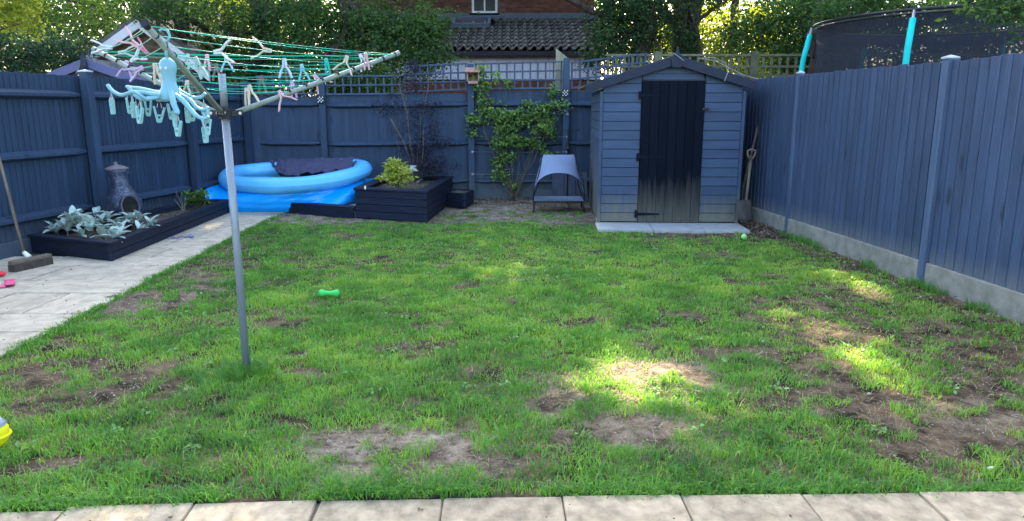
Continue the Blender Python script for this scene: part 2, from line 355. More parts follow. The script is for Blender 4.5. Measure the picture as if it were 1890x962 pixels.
PATCH = [(-2.86,5.6,.40,.50,1),(-2.78,6.6,.33,.5,.9),(-3.0,7.9,.2,.8,.7),(-2.61,3.98,.42,.26,.95),(-2.07,3.65,.35,.24,.95),(-2.5,3.43,.2,.15,.8),(-.53,2.93,.42,.20,1.05),(-.85,3.08,.16,.15,1),
 (.16,3.61,.17,.25,.85),(.90,3.92,.26,.30,1),(.65,3.18,.30,.22,.95),(1.71,3.5,.47,.36,.95),(2.04,3.02,.42,.34,1),(2.47,4.71,.75,.5,.85),(2.92,4.37,.41,.65,.9),
 (2.08,5.33,.37,.25,.8),(-.63,4.37,.31,.12,.75),(.17,6.28,.19,.1,.6),(-1.67,6.73,.26,.12,.7),(-1.99,6.12,.14,.1,.7),(-2.01,2.81,.18,.09,.9),(-.14,3.89,.19,.09,.7),
 (-.15,2.77,.21,.09,.9),(1.45,4.26,.35,.16,.85),(1.74,3.98,.2,.27,.9),(2.7,3.4,.7,.6,.95),(2.75,5.7,.5,.5,.75),(3.0,4.0,.5,.8,.85),(2.3,6.2,.4,.25,.55),(-2.3,4.9,.3,.15,.6),(-.8,5.1,.25,.07,.5),(.45,5.0,.3,.07,.45)]
def bare(x, y):
    x = np.asarray(x, float); y = np.asarray(y, float)
    wx = x+.22*(vnoise(x, y, .28, 11)-.5)+.10*(vnoise(x, y, .09, 12)-.5); wy = y+.22*(vnoise(x, y, .28, 13)-.5)+.10*(vnoise(x, y, .09, 14)-.5)
    b = np.zeros_like(x)
    for cx, cy, rx, ry, k in PATCH:
        q = ((wx-cx)/(rx*1.15))**2+((wy-cy)/(ry*1.15))**2
        b = np.maximum(b, k*np.clip(1.35-q, 0, 1))
    b = np.maximum(b, .97*np.clip((wy-9.0-.25*(x < .2))*2.6, 0, 1))          # worn ground by the back fence
    b = np.maximum(b, np.clip((wx-(fence_r(y)-.55))*2.2, 0, .9)*np.where(y < 8.8, 1, 1.1))   # along the right fence
    b = np.maximum(b, np.where((x > 1.6) & (y > 7.6), np.clip((wy-8.15)*3, 0, .93), 0))
    n = vnoise(x, y, .22, 21)*.45+vnoise(x, y, .5, 22)*.3+vnoise(x, y, .08, 23)*.25
    edge = 1+.0*x; side = np.clip((np.abs(x-.1)-.9)/1.6, 0, 1)*np.clip((8.2-y)/2, .3, 1)
    b = np.maximum(b, np.clip((n-.60+.10*side)*5, 0, .9))
    tuft = vnoise(x, y, .13, 31)*.7+vnoise(x, y, .05, 32)*.3                # tufts that survive inside the worn patches
    b = np.where((tuft > .62) & (b > .3), b*.3, b)
    return np.clip(b, 0, 1)
def soilmat():
    m = bpy.data.materials.new('lawn_soil'); m.use_nodes = True; t = m.node_tree; N = t.nodes; L = t.links; b = N['Principled BSDF']
    b.inputs['Roughness'].default_value = .95; b.inputs['Specular IOR Level'].default_value = .15
    g = N.new('ShaderNodeNewGeometry')
    def noise(s, d=6, r=.6):
        n = N.new('ShaderNodeTexNoise'); n.inputs['Scale'].default_value = s; n.inputs['Detail'].default_value = d; n.inputs['Roughness'].default_value = r
        L.new(g.outputs['Position'], n.inputs['Vector']); return n
    n1 = noise(1.5); n2 = noise(11, 8, .7); v = N.new('ShaderNodeTexVoronoi'); v.feature = 'DISTANCE_TO_EDGE'; v.inputs['Scale'].default_value = 14; 
    wn = noise(9, 3); wm = N.new('ShaderNodeMix'); wm.data_type = 'VECTOR'; wm.inputs[0].default_value = .06; L.new(g.outputs['Position'], wm.inputs[4]); L.new(wn.outputs[1], wm.inputs[5]); L.new(wm.outputs[1], v.inputs['Vector'])
    n4 = noise(5, 9, .75); sm_ = N.new('ShaderNodeMapRange'); sm_.inputs[1].default_value = .40; sm_.inputs[2].default_value = .62; L.new(n4.outputs[0], sm_.inputs[0]); x = N.new('ShaderNodeMix'); x.data_type = 'RGBA'; L.new(sm_.outputs[0], x.inputs[0]); x.inputs[6].default_value = (.022,.016,.010,1); x.inputs[7].default_value = (.20,.145,.09,1)
    a = N.new('ShaderNodeAttribute'); a.attribute_name = 'pale'
    x2 = N.new('ShaderNodeMix'); x2.data_type = 'RGBA'; L.new(a.outputs['Fac'], x2.inputs[0]); L.new(x.outputs[2], x2.inputs[6])
    y2 = N.new('ShaderNodeMix'); y2.data_type = 'RGBA'; L.new(sm_.outputs[0], y2.inputs[0]); y2.inputs[6].default_value = (.10,.078,.052,1); y2.inputs[7].default_value = (.40,.33,.25,1)
    L.new(y2.outputs[2], x2.inputs[7])
    L.new(x2.outputs[2], b.inputs[0])
    cr = N.new('ShaderNodeMapRange'); cr.inputs[1].default_value = 0; cr.inputs[2].default_value = .06; L.new(v.outputs['Distance'], cr.inputs[0])
    bp = N.new('ShaderNodeBump'); bp.inputs['Distance'].default_value = .006; bp.inputs['Strength'].default_value = .35; L.new(cr.outputs[0], bp.inputs['Height'])
    b2 = N.new('ShaderNodeBump'); b2.inputs['Distance'].default_value = .03; b2.inputs['Strength'].default_value = .9; n3 = noise(28, 9, .75); L.new(n3.outputs[0], b2.inputs['Height'])
    L.new(bp.outputs[0], b2.inputs['Normal']); L.new(b2.outputs[0], b.inputs['Normal'])
    return m
M['lawnsoil'] = soilmat()
mb = MB(); mb.slab([(-150,-60),(150,-60),(150,260),(-150,260)], -.35, -.06)
solo('ground', mb, M['soil'], kind='structure')
# lawn soil sheet
nx, ny = 330, 460
yy = np.linspace(2.3, 12.0, ny)[None, :].repeat(nx, 0); ss = np.linspace(0, 1, nx)[:, None].repeat(ny, 1)
x0 = lawn_left(yy)-.02; x1 = fence_r(yy)-.0; xx = x0+(x1-x0)*ss
yb = lawn_bot(xx)-.02; yy = np.maximum(yy, yb-0*yy)
zz = gz(xx, yy); V = np.stack([xx, yy, zz], -1).reshape(-1, 3)
ii = (np.arange(nx-1)[:, None]*ny+np.arange(ny-1)[None, :]).ravel(); FA = np.stack([ii, ii+ny, ii+ny+1, ii+1], -1)
me = fastmesh('lawn_soil', V, FA, M['lawnsoil'], smooth=True)
pal = np.clip((V[:, 1]-9.0)*2, 0, .9)*(V[:, 0] < 1.3)
for cx, cy, rx, ry, k in ((-.53,2.93,.5,.3,.8),(.9,3.9,.35,.35,.45),(.16,3.6,.3,.3,.5),(.65,3.2,.4,.3,.4),(-2.86,5.8,.4,.7,.35),(2.6,3.3,.5,.3,.3)):
    pal = np.maximum(pal, k*np.clip(1.6-((V[:, 0]-cx)/rx)**2-((V[:, 1]-cy)/ry)**2, 0, 1))
pal = np.clip(pal*(.55+.9*vnoise(V[:, 0], V[:, 1], .35, 41)), 0, 1)
a = me.attributes.new('pale', 'FLOAT', 'POINT'); a.data.foreach_set('value', pal.astype(np.float32))
o = bpy.data.objects.new('lawn_soil', me); C.objects.link(o); tag(o, kind='structure')
# grass blades
def blades(x, y, h, wd, lean, tint, z=None):
    n = len(x); z = gz(x, y) if z is None else z
    th = rng.random(n)*2*np.pi; ph = rng.random(n)*2*np.pi
    cx, sx = np.cos(th)*wd/2, np.sin(th)*wd/2; lx, ly = np.cos(ph)*lean*h, np.sin(ph)*lean*h
    V = np.empty((n, 5, 3))
    V[:, 0] = np.stack([x-cx, y-sx, z-.004], -1); V[:, 1] = np.stack([x+cx, y+sx, z-.004], -1)
    V[:, 2] = np.stack([x-cx*.8+lx*.35, y-sx*.8+ly*.35, z+h*.6], -1); V[:, 3] = np.stack([x+cx*.8+lx*.35, y+sx*.8+ly*.35, z+h*.6], -1)
    V[:, 4] = np.stack([x+lx, y+ly, z+h*np.clip(1-.3*lean, .35, 1)], -1)
    b = np.arange(n)[:, None]*5
    FA = np.concatenate([b+[0,1,3], b+[0,3,2], b+[2,3,4]], 1).reshape(-1, 3)
    return V.reshape(-1, 3), FA, np.repeat(tint, 3)
def scatter(n, ya, yb, wd, hh):
    y = ya+(yb-ya)*rng.random(n); x = lawn_left(y)+(fence_r(y)-lawn_left(y))*rng.random(n)
    k = (y > lawn_bot(x)-.0) & (rng.random(n) > bare(x, y)*1.04-.0)
    k &= ~((x > 1.05) & (y > 8.68)) & ~((x < -1.0) & (y > 9.4+(-1.1-x)*.37) & (y > 9.3))
    x, y = x[k], y[k]; n = len(x)
    # blades gather into tufts
    cl = vnoise(x, y, .10, 51); cl2 = vnoise(x, y, .35, 52)
    h = hh*(.25+1.0*cl**1.5+.45*cl2)*(1-.45*bare(x, y))*(.7+.6*rng.random(n))
    y_ = np.clip(y-lawn_bot(x), 0, 1); h *= np.where(y_ < .22, 1.2, 1)
    t = .19+.4*(vnoise(x, y, .45, 53)-.5)+.5*(vnoise(x, y, .13, 55)-.5)+.38*rng.random(n)+.25*np.exp(-((x-.4)**2/3+(y-6.6)**2/5))
    t += .16*np.clip((x-.8)/2, 0, 1); t = np.where(rng.random(n) < .035, .95, t)
    return x, y, h, np.full(n, wd)*(.7+.6*rng.random(n)), .35+.9*rng.random(n), np.clip(t, 0, 1)
sets = [scatter(112000, 2.35, 4.2, .0042, .046), scatter(118000, 4.2, 6.6, .0058, .041), scatter(105000, 6.6, 10.6, .0085, .032)]
# tuft round the pole and the overhang along the paving edges
def extra(x, y, h, wd, lean, t): sets.append((x, y, h, wd, lean, t))
n = 700; a_ = rng.random(n)*6.28; r_ = .13*np.sqrt(rng.random(n)); extra(-1.5+np.cos(a_)*r_*1.1, 3.87+np.sin(a_)*r_, .05+.09*rng.random(n), np.full(n, .005), .3+.7*rng.random(n), .05+.25*rng.random(n))
n = 9000; x = -3.05+6.4*rng.random(n); y = lawn_bot(x)+rng.normal(.012, .022, n)+.03*(vnoise(x, x*0, .18, 77)-.5); k = vnoise(x, y, .3, 61) > .22; x, y = x[k], y[k]; n = len(x)
extra(x, y, .025+.035*rng.random(n), np.full(n, .0045), .6+.9*rng.random(n), .1+.4*rng.random(n))
n = 5000; y = 2.6+7.6*rng.random(n); x = lawn_left(y)+rng.normal(.01, .025, n)+.04*(vnoise(y, y*0, .2, 78)-.5); k = (bare(x+.05, y) < .75) | (rng.random(n) < .25); x, y = x[k], y[k]; n = len(x)
extra(x, y, .03+.03*rng.random(n), np.full(n, .006), .5+.8*rng.random(n), .1+.4*rng.random(n))
n = 2500; y = 3+5.6*rng.random(n); x = fence_r(y)-.03-.09*rng.random(n); k = vnoise(x, y, .25, 62) > .55; x, y = x[k], y[k]; n = len(x)
extra(x, y, .04+.08*rng.random(n), np.full(n, .006), .3+.7*rng.random(n), .05+.35*rng.random(n))
Vs, Fs, Ts = [], [], []; off = 0
for s in sets:
    a, b, c = blades(*s); Vs.append(a); Fs.append(b+off); Ts.append(c); off += len(a)
me = fastmesh('lawn_grass', np.concatenate(Vs), np.concatenate(Fs), M['grass'], np.concatenate(Ts))
o = bpy.data.objects.new('lawn_grass', me); C.objects.link(o); tag(o, 'patchy green lawn grass with worn bare spots', 'grass', kind='stuff')
# clods and litter
def rocks(n, xs, ys, sz, zb=0):
    V = np.array([(1,0,0),(-1,0,0),(0,1,0),(0,-1,0),(0,0,1),(0,0,-1)], float)
    Fo = np.array([(0,2,4),(2,1,4),(1,3,4),(3,0,4),(2,0,5),(1,2,5),(3,1,5),(0,3,5)])
    j = V[None]*(.55+.9*rng.random((n, 6, 1)))*sz[:, None, None]*np.array([1, 1, .55])
    th = rng.random(n)*6.28; c, s = np.cos(th), np.sin(th)
    X = j[..., 0]*c[:, None]-j[..., 1]*s[:, None]; Y = j[..., 0]*s[:, None]+j[..., 1]*c[:, None]
    P = np.stack([X+xs[:, None], Y+ys[:, None], j[..., 2]+(gz(xs, ys)+sz*.15+zb)[:, None]], -1)
    return P.reshape(-1, 3), (Fo[None]+np.arange(n)[:, None, None]*6).reshape(-1, 3)
n = 60000; y = 2.5+9.3*rng.random(n)**1.3; x = lawn_left(y)+(fence_r(y)-lawn_left(y))*rng.random(n)
k = (bare(x, y) > .55) & (y > lawn_bot(x)+.02); x, y = x[k][:26000], y[k][:26000]
P, Q = rocks(len(x), x, y, .002+.006*rng.random(len(x))**4+.001*y*.25)
n = 2600; pi_ = rng.choice([6, 7, 8, 9, 10, 11], n, p=[.4, .1, .15, .15, .1, .1]); pc = np.array(PATCH)[pi_]; n = 700; pi_ = pi_[:n]; pc = pc[:n]; q1 = rng.normal(0, .55, (n, 2)); xb_ = pc[:, 0]+q1[:, 0]*pc[:, 2]; yb2 = pc[:, 1]+q1[:, 1]*pc[:, 3]; k = (bare(xb_, yb2) > .5) & (yb2 > lawn_bot(xb_)+.05)
xb_, yb2 = xb_[k], yb2[k]; P2, Q2 = rocks(len(xb_), xb_, yb2, .004+.011*rng.random(len(xb_))**2.5, -.003); x = np.concatenate([x, xb_]); y = np.concatenate([y, yb2]); Q = np.concatenate([Q, Q2+len(P)]); P = np.concatenate([P, P2])
cm0 = leafmat('clods', (.06,.046,.034), (.13,.10,.07), (.42,.36,.28), rough=.95, trans=.02, spec=.1)
ct_ = np.clip(.38+.05*(np.arange(len(x)) > len(x)-len(xb_))+.5*np.clip((vnoise(x, y, .3, 88)-.3), 0, 1)+.25*rng.normal(size=len(x))+.2*(y > 9.2), .45, 1)
me = fastmesh('soil_clods', P, Q, cm0, np.repeat(ct_, 8)); o = bpy.data.objects.new('soil_clods', me); C.objects.link(o); tag(o, 'crumbly brown soil clods scattered over the bare lawn patches', 'soil clods', kind='stuff')
n = 60000; y = 2.5+9*rng.random(n)**1.2; x = lawn_left(y)+(fence_r(y)-lawn_left(y))*rng.random(n); k = (bare(x, y) > .3) & (y > lawn_bot(x)+.02) & ~((x > 1.05) & (y > 8.68)); x, y = x[k][:12000], y[k][:12000]; n = len(x)
a, b, c = blades(x, y, .015+.04*rng.random(n)**2, .0012+.0005*y, 1.6+1.5*rng.random(n), rng.random(n)); 
a[:, 2] = np.minimum(a[:, 2], gz(a[:, 0], a[:, 1])+.012)+.004
me = fastmesh('dead_thatch', a, b, leafmat('thatch', (.10,.075,.045), (.24,.19,.11), (.45,.38,.22), trans=.1), c); o = bpy.data.objects.new('dead_thatch', me); C.objects.link(o); tag(o, 'dry straw coloured dead grass lying on the worn soil', 'dead grass', kind='stuff')

# ================================================================= leaf helper
def leaves(P, L_, W_, droop=.3, tint=None, fold=.25, face=None, up=.3):
    n = len(P); d = rng.normal(size=(n, 3)); d[:, 2] = d[:, 2]*.5-droop; d /= np.linalg.norm(d, axis=1)[:, None]
    nn = rng.normal(size=(n, 3)); nn[:, 2] += up
    if face is not None: nn += face
    s = np.cross(d, nn); s /= np.linalg.norm(s, axis=1)[:, None]+1e-9; nn = np.cross(s, d)
    L_ = np.broadcast_to(L_, n)[:, None]; W_ = np.broadcast_to(W_, n)[:, None]
    V = np.empty((n, 4, 3)); V[:, 0] = P; V[:, 2] = P+d*L_
    m = P+d*L_*.42; V[:, 1] = m+s*W_/2+nn*W_*fold; V[:, 3] = m-s*W_/2+nn*W_*fold
    b = np.arange(n)[:, None]*4; FA = np.concatenate([b+[0,1,2], b+[0,2,3]], 1).reshape(-1, 3)
    t = np.clip(tint, 0, 1) if tint is not None else rng.random(n)
    return V.reshape(-1, 3), FA, np.repeat(t, 2)
def leafobj(name, V, FA, T, m, parent):
    off = OFF.get(parent.name)
    if off is not None: V = V-np.array(off)
    me = fastmesh(name, V, FA, m, T); o = bpy.data.objects.new(name, me); C.objects.link(o); o.parent = parent; OFF[o.name] = off; return o
n = 160; wx_ = -2.6+5.4*rng.random(n); wy_ = 2.9+5.6*rng.random(n); wx_[:26] = .17+.16*rng.normal(size=26); wy_[:26] = 6.25+.12*rng.normal(size=26); k = bare(wx_, wy_) < .8
wx_, wy_ = wx_[k], wy_[k]; P = np.repeat(np.stack([wx_, wy_, gz(wx_, wy_)+.02], -1), 9, 0); P[:, :2] += rng.normal(0, .022, (len(P), 2)); P[:, 2] += .018*rng.random(len(P))
V, FA, TT = leaves(P, .028*(.6+.8*rng.random(len(P))), .02, -.1, .3+.7*rng.random(len(P)), up=2.2)
me = fastmesh('lawn_weeds', V, FA, leafmat('weeds', (.07,.17,.05), (.13,.27,.08), (.25,.40,.16), trans=.25), TT); o = bpy.data.objects.new('lawn_weeds', me); C.objects.link(o); tag(o, 'small round leaved weeds and clover growing in the lawn', 'weeds', kind='stuff')
# sun gaps in the canopy, as the patches of sun on the ground show them
GAPS = [[(2.78,7.15),(3.10,7.2),(3.15,6.02),(3.0,5.6),(2.68,5.75),(2.73,6.43)],
 [(2.0,5.33),(2.25,5.25),(2.17,4.71),(2.15,4.37),(2.3,3.89),(2.2,3.5),(2.01,3.5),(1.89,3.89),(1.91,4.59)],
 [(.36,3.98),(.62,4.26),(.99,4.11),(1.07,3.8),(.93,3.36),(.75,3.43),(.43,3.46)],
 [(1.05,3.12),(1.17,3.15),(1.17,2.98),(1.08,2.93)], [(1.85,2.6),(1.98,2.62),(2.1,2.3),(1.9,2.2)], [(1.75,3.46),(1.92,3.46),(2.08,3.24),(1.95,3.18)]]
_r = random.Random(4)
for _k in range(46):
    _c = _r.choice([(.7,3.75,.55,.4), (.7,3.75,.5,.35), (2.1,4.2,.28,.9), (2.9,6.4,.25,.6), (1.9,3.2,.4,.3)]); _x = _c[0]+_r.gauss(0, _c[2]*.7); _y = _c[1]+_r.gauss(0, _c[3]*.7); _s = _r.uniform(.05, .12)
    GAPS.append([(_x-_s*.6,_y-_s), (_x+_s*.6,_y-_s*.8), (_x+_s*.5,_y+_s), (_x-_s*.5,_y+_s*.9)])
def insun(P, soft=.03):
    s = np.array(SV); t = P[:, 2]/s[2]; gx = P[:, 0]-s[0]*t+rng.normal(0, soft, len(P)); gy = P[:, 1]-s[1]*t+rng.normal(0, soft, len(P))
    inside = np.zeros(len(P), bool)
    for poly in GAPS:
        c = np.zeros(len(P), bool); m = len(poly)
        for i in range(m):
            (xa, ya), (xb, yb_) = poly[i], poly[i-1]
            cond = ((ya > gy) != (yb_ > gy)) & (gx < (xb-xa)*(gy-ya)/(yb_-ya+1e-9)+xa); c ^= cond
        inside |= c
    return inside
def clusters(ells, per, csize, rngl=rng):
    """ells: (center, radii, n_clusters). leaves gather in clusters with gaps between."""
    out = []; tint = []
    for c, r, k in ells:
        d = rngl.normal(size=(k, 3)); d /= np.linalg.norm(d, axis=1)[:, None]
        rad = rngl.random(k)**.45
        cc = np.array(c)+d*np.array(r)*rad[:, None]
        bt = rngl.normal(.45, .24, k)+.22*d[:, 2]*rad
        ax = rngl.normal(size=(k, 1, 3)); ax[..., 2] = ax[..., 2]*.4-.5; ax /= np.linalg.norm(ax, axis=2)[..., None]
        sc_ = csize*(.45+1.0*rngl.random((k, 1, 1)))
        pts = cc[:, None, :]+rngl.normal(size=(k, per, 3))*sc_*np.array([.8, .8, .5])+ax*(rngl.random((k, per, 1))*2.6-.8)*sc_
        out.append(pts.reshape(-1, 3)); tint.append((bt[:, None]+rngl.normal(0, .13, (k, per))).ravel())
    return np.concatenate(out), np.concatenate(tint)
def limb(mb, a, b, r0, r1, k=5, wob=.1, n=7):
    a = Vector(a); b = Vector(b); L = (b-a).length; pts = []
    for i in range(k+1):
        t = i/k; p = a.lerp(b, t)
        if 0 < i < k: p += Vector((random.uniform(-1,1), random.uniform(-1,1), random.uniform(-.5,.5)))*wob*L/k
        pts.append(p)
    mb.tube(pts, [r0+(r1-r0)*i/k for i in range(k+1)], n)
    return pts
def tree(label, base, top, r, ells, m='g_tree', per=46, cs=.26, ls=.085, cat='tree', group='trees behind the garden', name='broadleaf_tree', nl=9, carve=True, droop=.35, limbs=None, ivy=0):
    t = thing(name, label, cat, base, group)
    mb = MB(); pts = limb(mb, Vector(base)-Vector((0,0,.1)), top, r, r*.45, 8, .25, 10)
    for i in range(nl):
        c, rr, k = ells[i % len(ells)]
        s = pts[random.randint(3, 7)]; e = Vector(c)+Vector([random.uniform(-.75,.75)*q for q in rr])
        q = limb(mb, s, e, r*.32, r*.06, 6, .35, 6)
        for j in range(2):
            e2 = Vector(c)+Vector([random.uniform(-.9,.9)*x for x in rr]); limb(mb, q[random.randint(2, 4)], q[4].lerp(e2, .6), r*.12, r*.03, 4, .4, 5)
    for l in (limbs or []): limb(mb, l[0], l[1], l[2], l[3], 8, .35, 7)
    part('trunk', mb, M['bark'], t, smooth=True)
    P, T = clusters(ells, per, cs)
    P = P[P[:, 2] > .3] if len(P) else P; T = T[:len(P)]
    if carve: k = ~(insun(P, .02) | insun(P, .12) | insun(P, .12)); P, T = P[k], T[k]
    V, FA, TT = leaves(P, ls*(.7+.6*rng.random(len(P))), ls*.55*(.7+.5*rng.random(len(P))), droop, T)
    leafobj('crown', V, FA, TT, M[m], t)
    return t
def pe(u, v, Y, ru, rv, ry, k):      # an ellipsoid of foliage surveyed from its bearing and distance
    return (tuple(at(u, v, Y)), (ru*Y/F, ry, rv*Y/F), k)
def pet(u, v, Y, ru, rv, ry, k): return pe(u, v, Y, ru, rv, ry, int(k*.74))

# ================================================================= paving
def slabmesh(seed):
    random.seed(seed); b = MB(); j = lambda: random.uniform(-.004, .004)
    x, y = .5, .5
    b.box(-x, -y, -.045, x, y, 0)
    me = b.mesh('paving_slab', None, .007); 
    for v in me.vertices:
        v.co.x += j(); v.co.y += j()
        if v.co.z > -.01: v.co.z += random.uniform(-.0015, .0015)
    me.materials.append(M['slab']); return me
SL = [slabmesh(i) for i in range(5)]
SP = []
for q_ in SL:
    q2 = q_.copy(); q2.materials.clear(); q2.materials.append(M['slabpath']); SP.append(q2); random.seed(11)
pv = thing('patio', None, None, (0, 2.3, 0), kind='structure')
mb = MB(); mb.slab([(-7,-1),(5,-1),(5,2.66),(2,2.60),(.3,2.57),(-1.25,2.52),(-1.9,2.45),(-3.1,2.38),(-7,2.38)], -.055, -.014)
part('bedding', mb, M['joint'], pv)
# front row follows the lawn edge
xs = [-1.65,-1.19,-.73,-.26,.20,.66,1.13,1.59,2.05,2.52,2.98]
def slab_at(cx, cy, w_, d_, rz=0, par=None, me=None, name='paving_slab', gap=.004):
    return inst(name, me or random.choice(SL), par or pv, (cx, cy, random.uniform(-.002, .003)), (random.uniform(-.003,.003), random.uniform(-.003,.003), rz), (w_-gap, d_-gap, 1))
for i in range(len(xs)-1):
    for row in range(3):
        yc = float(lawn_bot((xs[i]+xs[i+1])/2))-.02-.30-row*.60
        slab_at((xs[i]+xs[i+1])/2, yc, xs[i+1]-xs[i], .60, .02 if i > 1 else .06)
for i, xa in enumerate((-2.55, -2.1)):
    for row in range(3): slab_at(xa+.225, float(lawn_bot(xa+.2))-.32-row*.6, .45, .6, .06)
# side path
path = thing('path', None, None, (-3.6, 6, 0), kind='structure')
mb = MB(); mb.slab([(-5.3,2.36),(-3.09,2.36),(-3.1,4.16),(-3.17,5.92),(-3.28,10.24),(-3.3,11.9),(-4.1,11.9),(-4.3,11.0),(-5.0,7.5)], -.055, -.014)
part('bedding', mb, M['joint'], path)
y = 2.42; row = 0
while y < 10.9:
    d_ = random.choice((.45, .6, .6)); xr = float(lawn_left(y+d_/2)); x = xr; c = 0
    lim = -5.1 if y < 7.0 else -4.15
    if y > 2.4:
        while x > lim:
            wd = (.6, .45, .9, .6, .45)[(row*2+c) % 5]
            if c == 0 and row % 2: wd = .45
            wd = min(wd, x-lim+.2); slab_at(x-wd/2, y+d_/2, wd, d_, -.012, path, random.choice(SP), gap=.016); x -= wd; c += 1
    y += d_; row += 1
# shed paving
sp = thing('shed_base', None, None, (2.0, 8.9, 0), kind='structure')
mes = SL[0].copy(); mes.materials.clear(); mes.materials.append(M['slabgrey'])
for i, (a, b) in enumerate(((1.06,1.74),(1.74,2.36),(2.36,2.90))):
    o = inst('paving_slab', mes, sp, ((a+b)/2, 9.02-.03*i, .022), (0, 0, -.06), (b-a-.008, .56, 1))
mb = MB(); mb.slab([(1.1,9.3),(2.9,9.2),(3.0,10.9),(1.25,11.05)], -.04, .012); part('base', mb, M['slabgrey'], sp)

# ================================================================= fences
def board_proto(w_, h, t_, m, taper=.4):
    b = MB(); b.add([(-w_/2,-t_/2,0),(w_/2,-t_/2*taper,0),(w_/2,t_/2*taper,0),(-w_/2,t_/2,0),(-w_/2,-t_/2,h),(w_/2,-t_/2*taper,h),(w_/2,t_/2*taper,h),(-w_/2,t_/2,h)],
        [(3,2,1,0),(4,5,6,7),(0,1,5,4),(1,2,6,5),(2,3,7,6),(3,0,4,7)])
    return pmesh('fence_board', b, m, .0015)
def boards(fence, A, B, z0, h, w_, m, tilt, step=None, hj=.004):
    A = Vector((*A, 0)); B = Vector((*B, 0)); L = (B-A).length; d = (B-A)/L; ang = math.atan2(d.y, d.x)
    step = step or w_*.93; n = int(round(L/step)); st = L/n; pr = board_proto(w_, h, .011, m)
    for i in range(n):
        p = A+d*(st*(i+.5))
        inst('fence_board', pr, fence, (p.x, p.y, z0+random.uniform(-hj, hj)), (0, 0, ang+tilt+random.uniform(-.012,.012)), (1, 1, 1+random.uniform(-hj, hj)/2))
def rail(fence, a, b, m, nrm, taper=True):       # triangular arris rail with cut-down ends
    a = Vector(a); b = Vector(b); d = (b-a); L = d.length; d.normalize(); nrm = Vector(nrm).normalized(); mb = MB()
    prof = lambda k: [Vector((0,0,.05*k)), nrm*.078*k+Vector((0,0,.016*k)), nrm*.078*k+Vector((0,0,-.02*k)), Vector((0,0,-.05*k))]
    vs = []
    for s, k in ((0,.55),(.16,1),(L-.16,1),(L,.55)):
        for q in prof(k): vs.append(a+d*s+q)
    fs = []
    for i in range(3):
        for j in range(4): fs.append((i*4+j, i*4+(j+1) % 4, i*4+4+(j+1) % 4, i*4+4+j))
    fs += [(0,1,2,3),(15,14,13,12)]
    mb.add(vs, fs); part('rail', mb, m, fence, bevel=.003)
def post(fence, x, y, h, m, ang=0, s=.1, cap=None):
    b = MB(); b.box(-s/2, -s/2, -.2, s/2, s/2, h, Matrix.Translation((x, y, 0)) @ Matrix.Rotation(ang, 4, 'Z'))
    p = part('post', b, m, fence, bevel=.004)
    if cap:
        c = MB(); mt = Matrix.Translation((x, y, h)) @ Matrix.Rotation(ang, 4, 'Z'); q = s/2+.006
        c.add([(-q,-q,.002),(q,-q,.002),(q,q,.002),(-q,q,.002),(-q,-q,.014),(q,-q,.014),(q,q,.014),(-q,q,.014),(0,0,.034)],
              [(0,1,2,3),(0,1,5,4),(1,2,6,5),(2,3,7,6),(3,0,4,7),(4,5,8),(5,6,8),(6,7,8),(7,4,8)], mt)
        part('post_cap', c, cap, p)
    return p
# left fence
def LX(y): return -4.84+.154*(y-8.5)
lf = thing('fence', 'dark blue closeboard fence with three rails along the left side path', 'fence', (LX(8.5), 8.5, 0))
angL = math.atan2(1, .154)
boards(lf, (LX(2.5)-.10, 2.5), (LX(12.1)-.10, 12.1), .13, 1.70, .088, M['fence'], .09, .078)
py = [4.56, 6.54, 8.5, 10.46, 12.02]
for i, y in enumerate(py): post(lf, LX(y)+.0, y, 1.87, M['fence'], angL, .1, M['capwhite'] if i in (2,) else M['fence'])
nL = (1, -.154, 0)
for i in range(4):
    for z in (.35, .985, 1.615):
        y0, y1 = py[i]+.05, py[i+1]-.05; rail(lf, (LX(y0)-.085, y0, z), (LX(y1)-.085, y1, z), M['fence'], nL)
    mb = MB(); a, b = py[i]+.05, py[i+1]-.05; mb.bar((LX(a)-.02, a, .02), (LX(b)-.02, b, .02), .03, .26); part('gravel_board', mb, M['fence'], lf, bevel=.003)
# back fence
bf = thing('fence', 'blue closeboard fence with trellis above it across the back of the garden', 'fence', (-.66, 12, 0))
px_ = [-4.16, -3.05, -.66, .87, 3.0]
for i, (a, b, h) in enumerate(((-4.3,-3.05,1.66),(-3.05,-.66,1.70),(-.66,.87,1.745),(.87,3.05,1.745))):
    boards(bf, (a, 12.05), (b, 12.05), .16, h-.16, .11, M['fence_back'], .06, .1)
for x, h in zip(px_[1:], (2.02, 2.16, 2.25, 1.9)): post(bf, x, 11.97, h, M['fence_back'], 0, .1)
for i in range(4):
    for z in (.30, .915, 1.535):
        rail(bf, (px_[i]+.05, 12.035, z+(.0 if i != 1 else -.02)), (px_[i+1]-.05, 12.035, z), M['fence_back'], (0, -1, 0))
    mb = MB(); mb.bar((px_[i]+.05, 12.0, .075), (px_[i+1]-.05, 12.0, .075), .03, .18); part('gravel_board', mb, M['fence_back'], bf, bevel=.003)
for x in (-.66, .87):
    for z in (.42, .78, 1.02, 1.38):
        mb = MB(); mb.tube([(x+.02, 11.93, z), (x+.02, 11.88, z)], .006, 6); mb.tube([(x+.02+.016*math.cos(q), 11.87, z+.016*math.sin(q)) for q in np.linspace(0, 6.28, 9)], .004, 5)
        part('eye_screw', mb, M['steel'], bf)
for z in (.42, .78, 1.02, 1.38):
    mb = MB(); mb.tube([(-.64, 11.87, z), (.1, 11.87, z-.01), (.89, 11.87, z)], .0022, 4); part('wire', mb, M['steel'], bf)
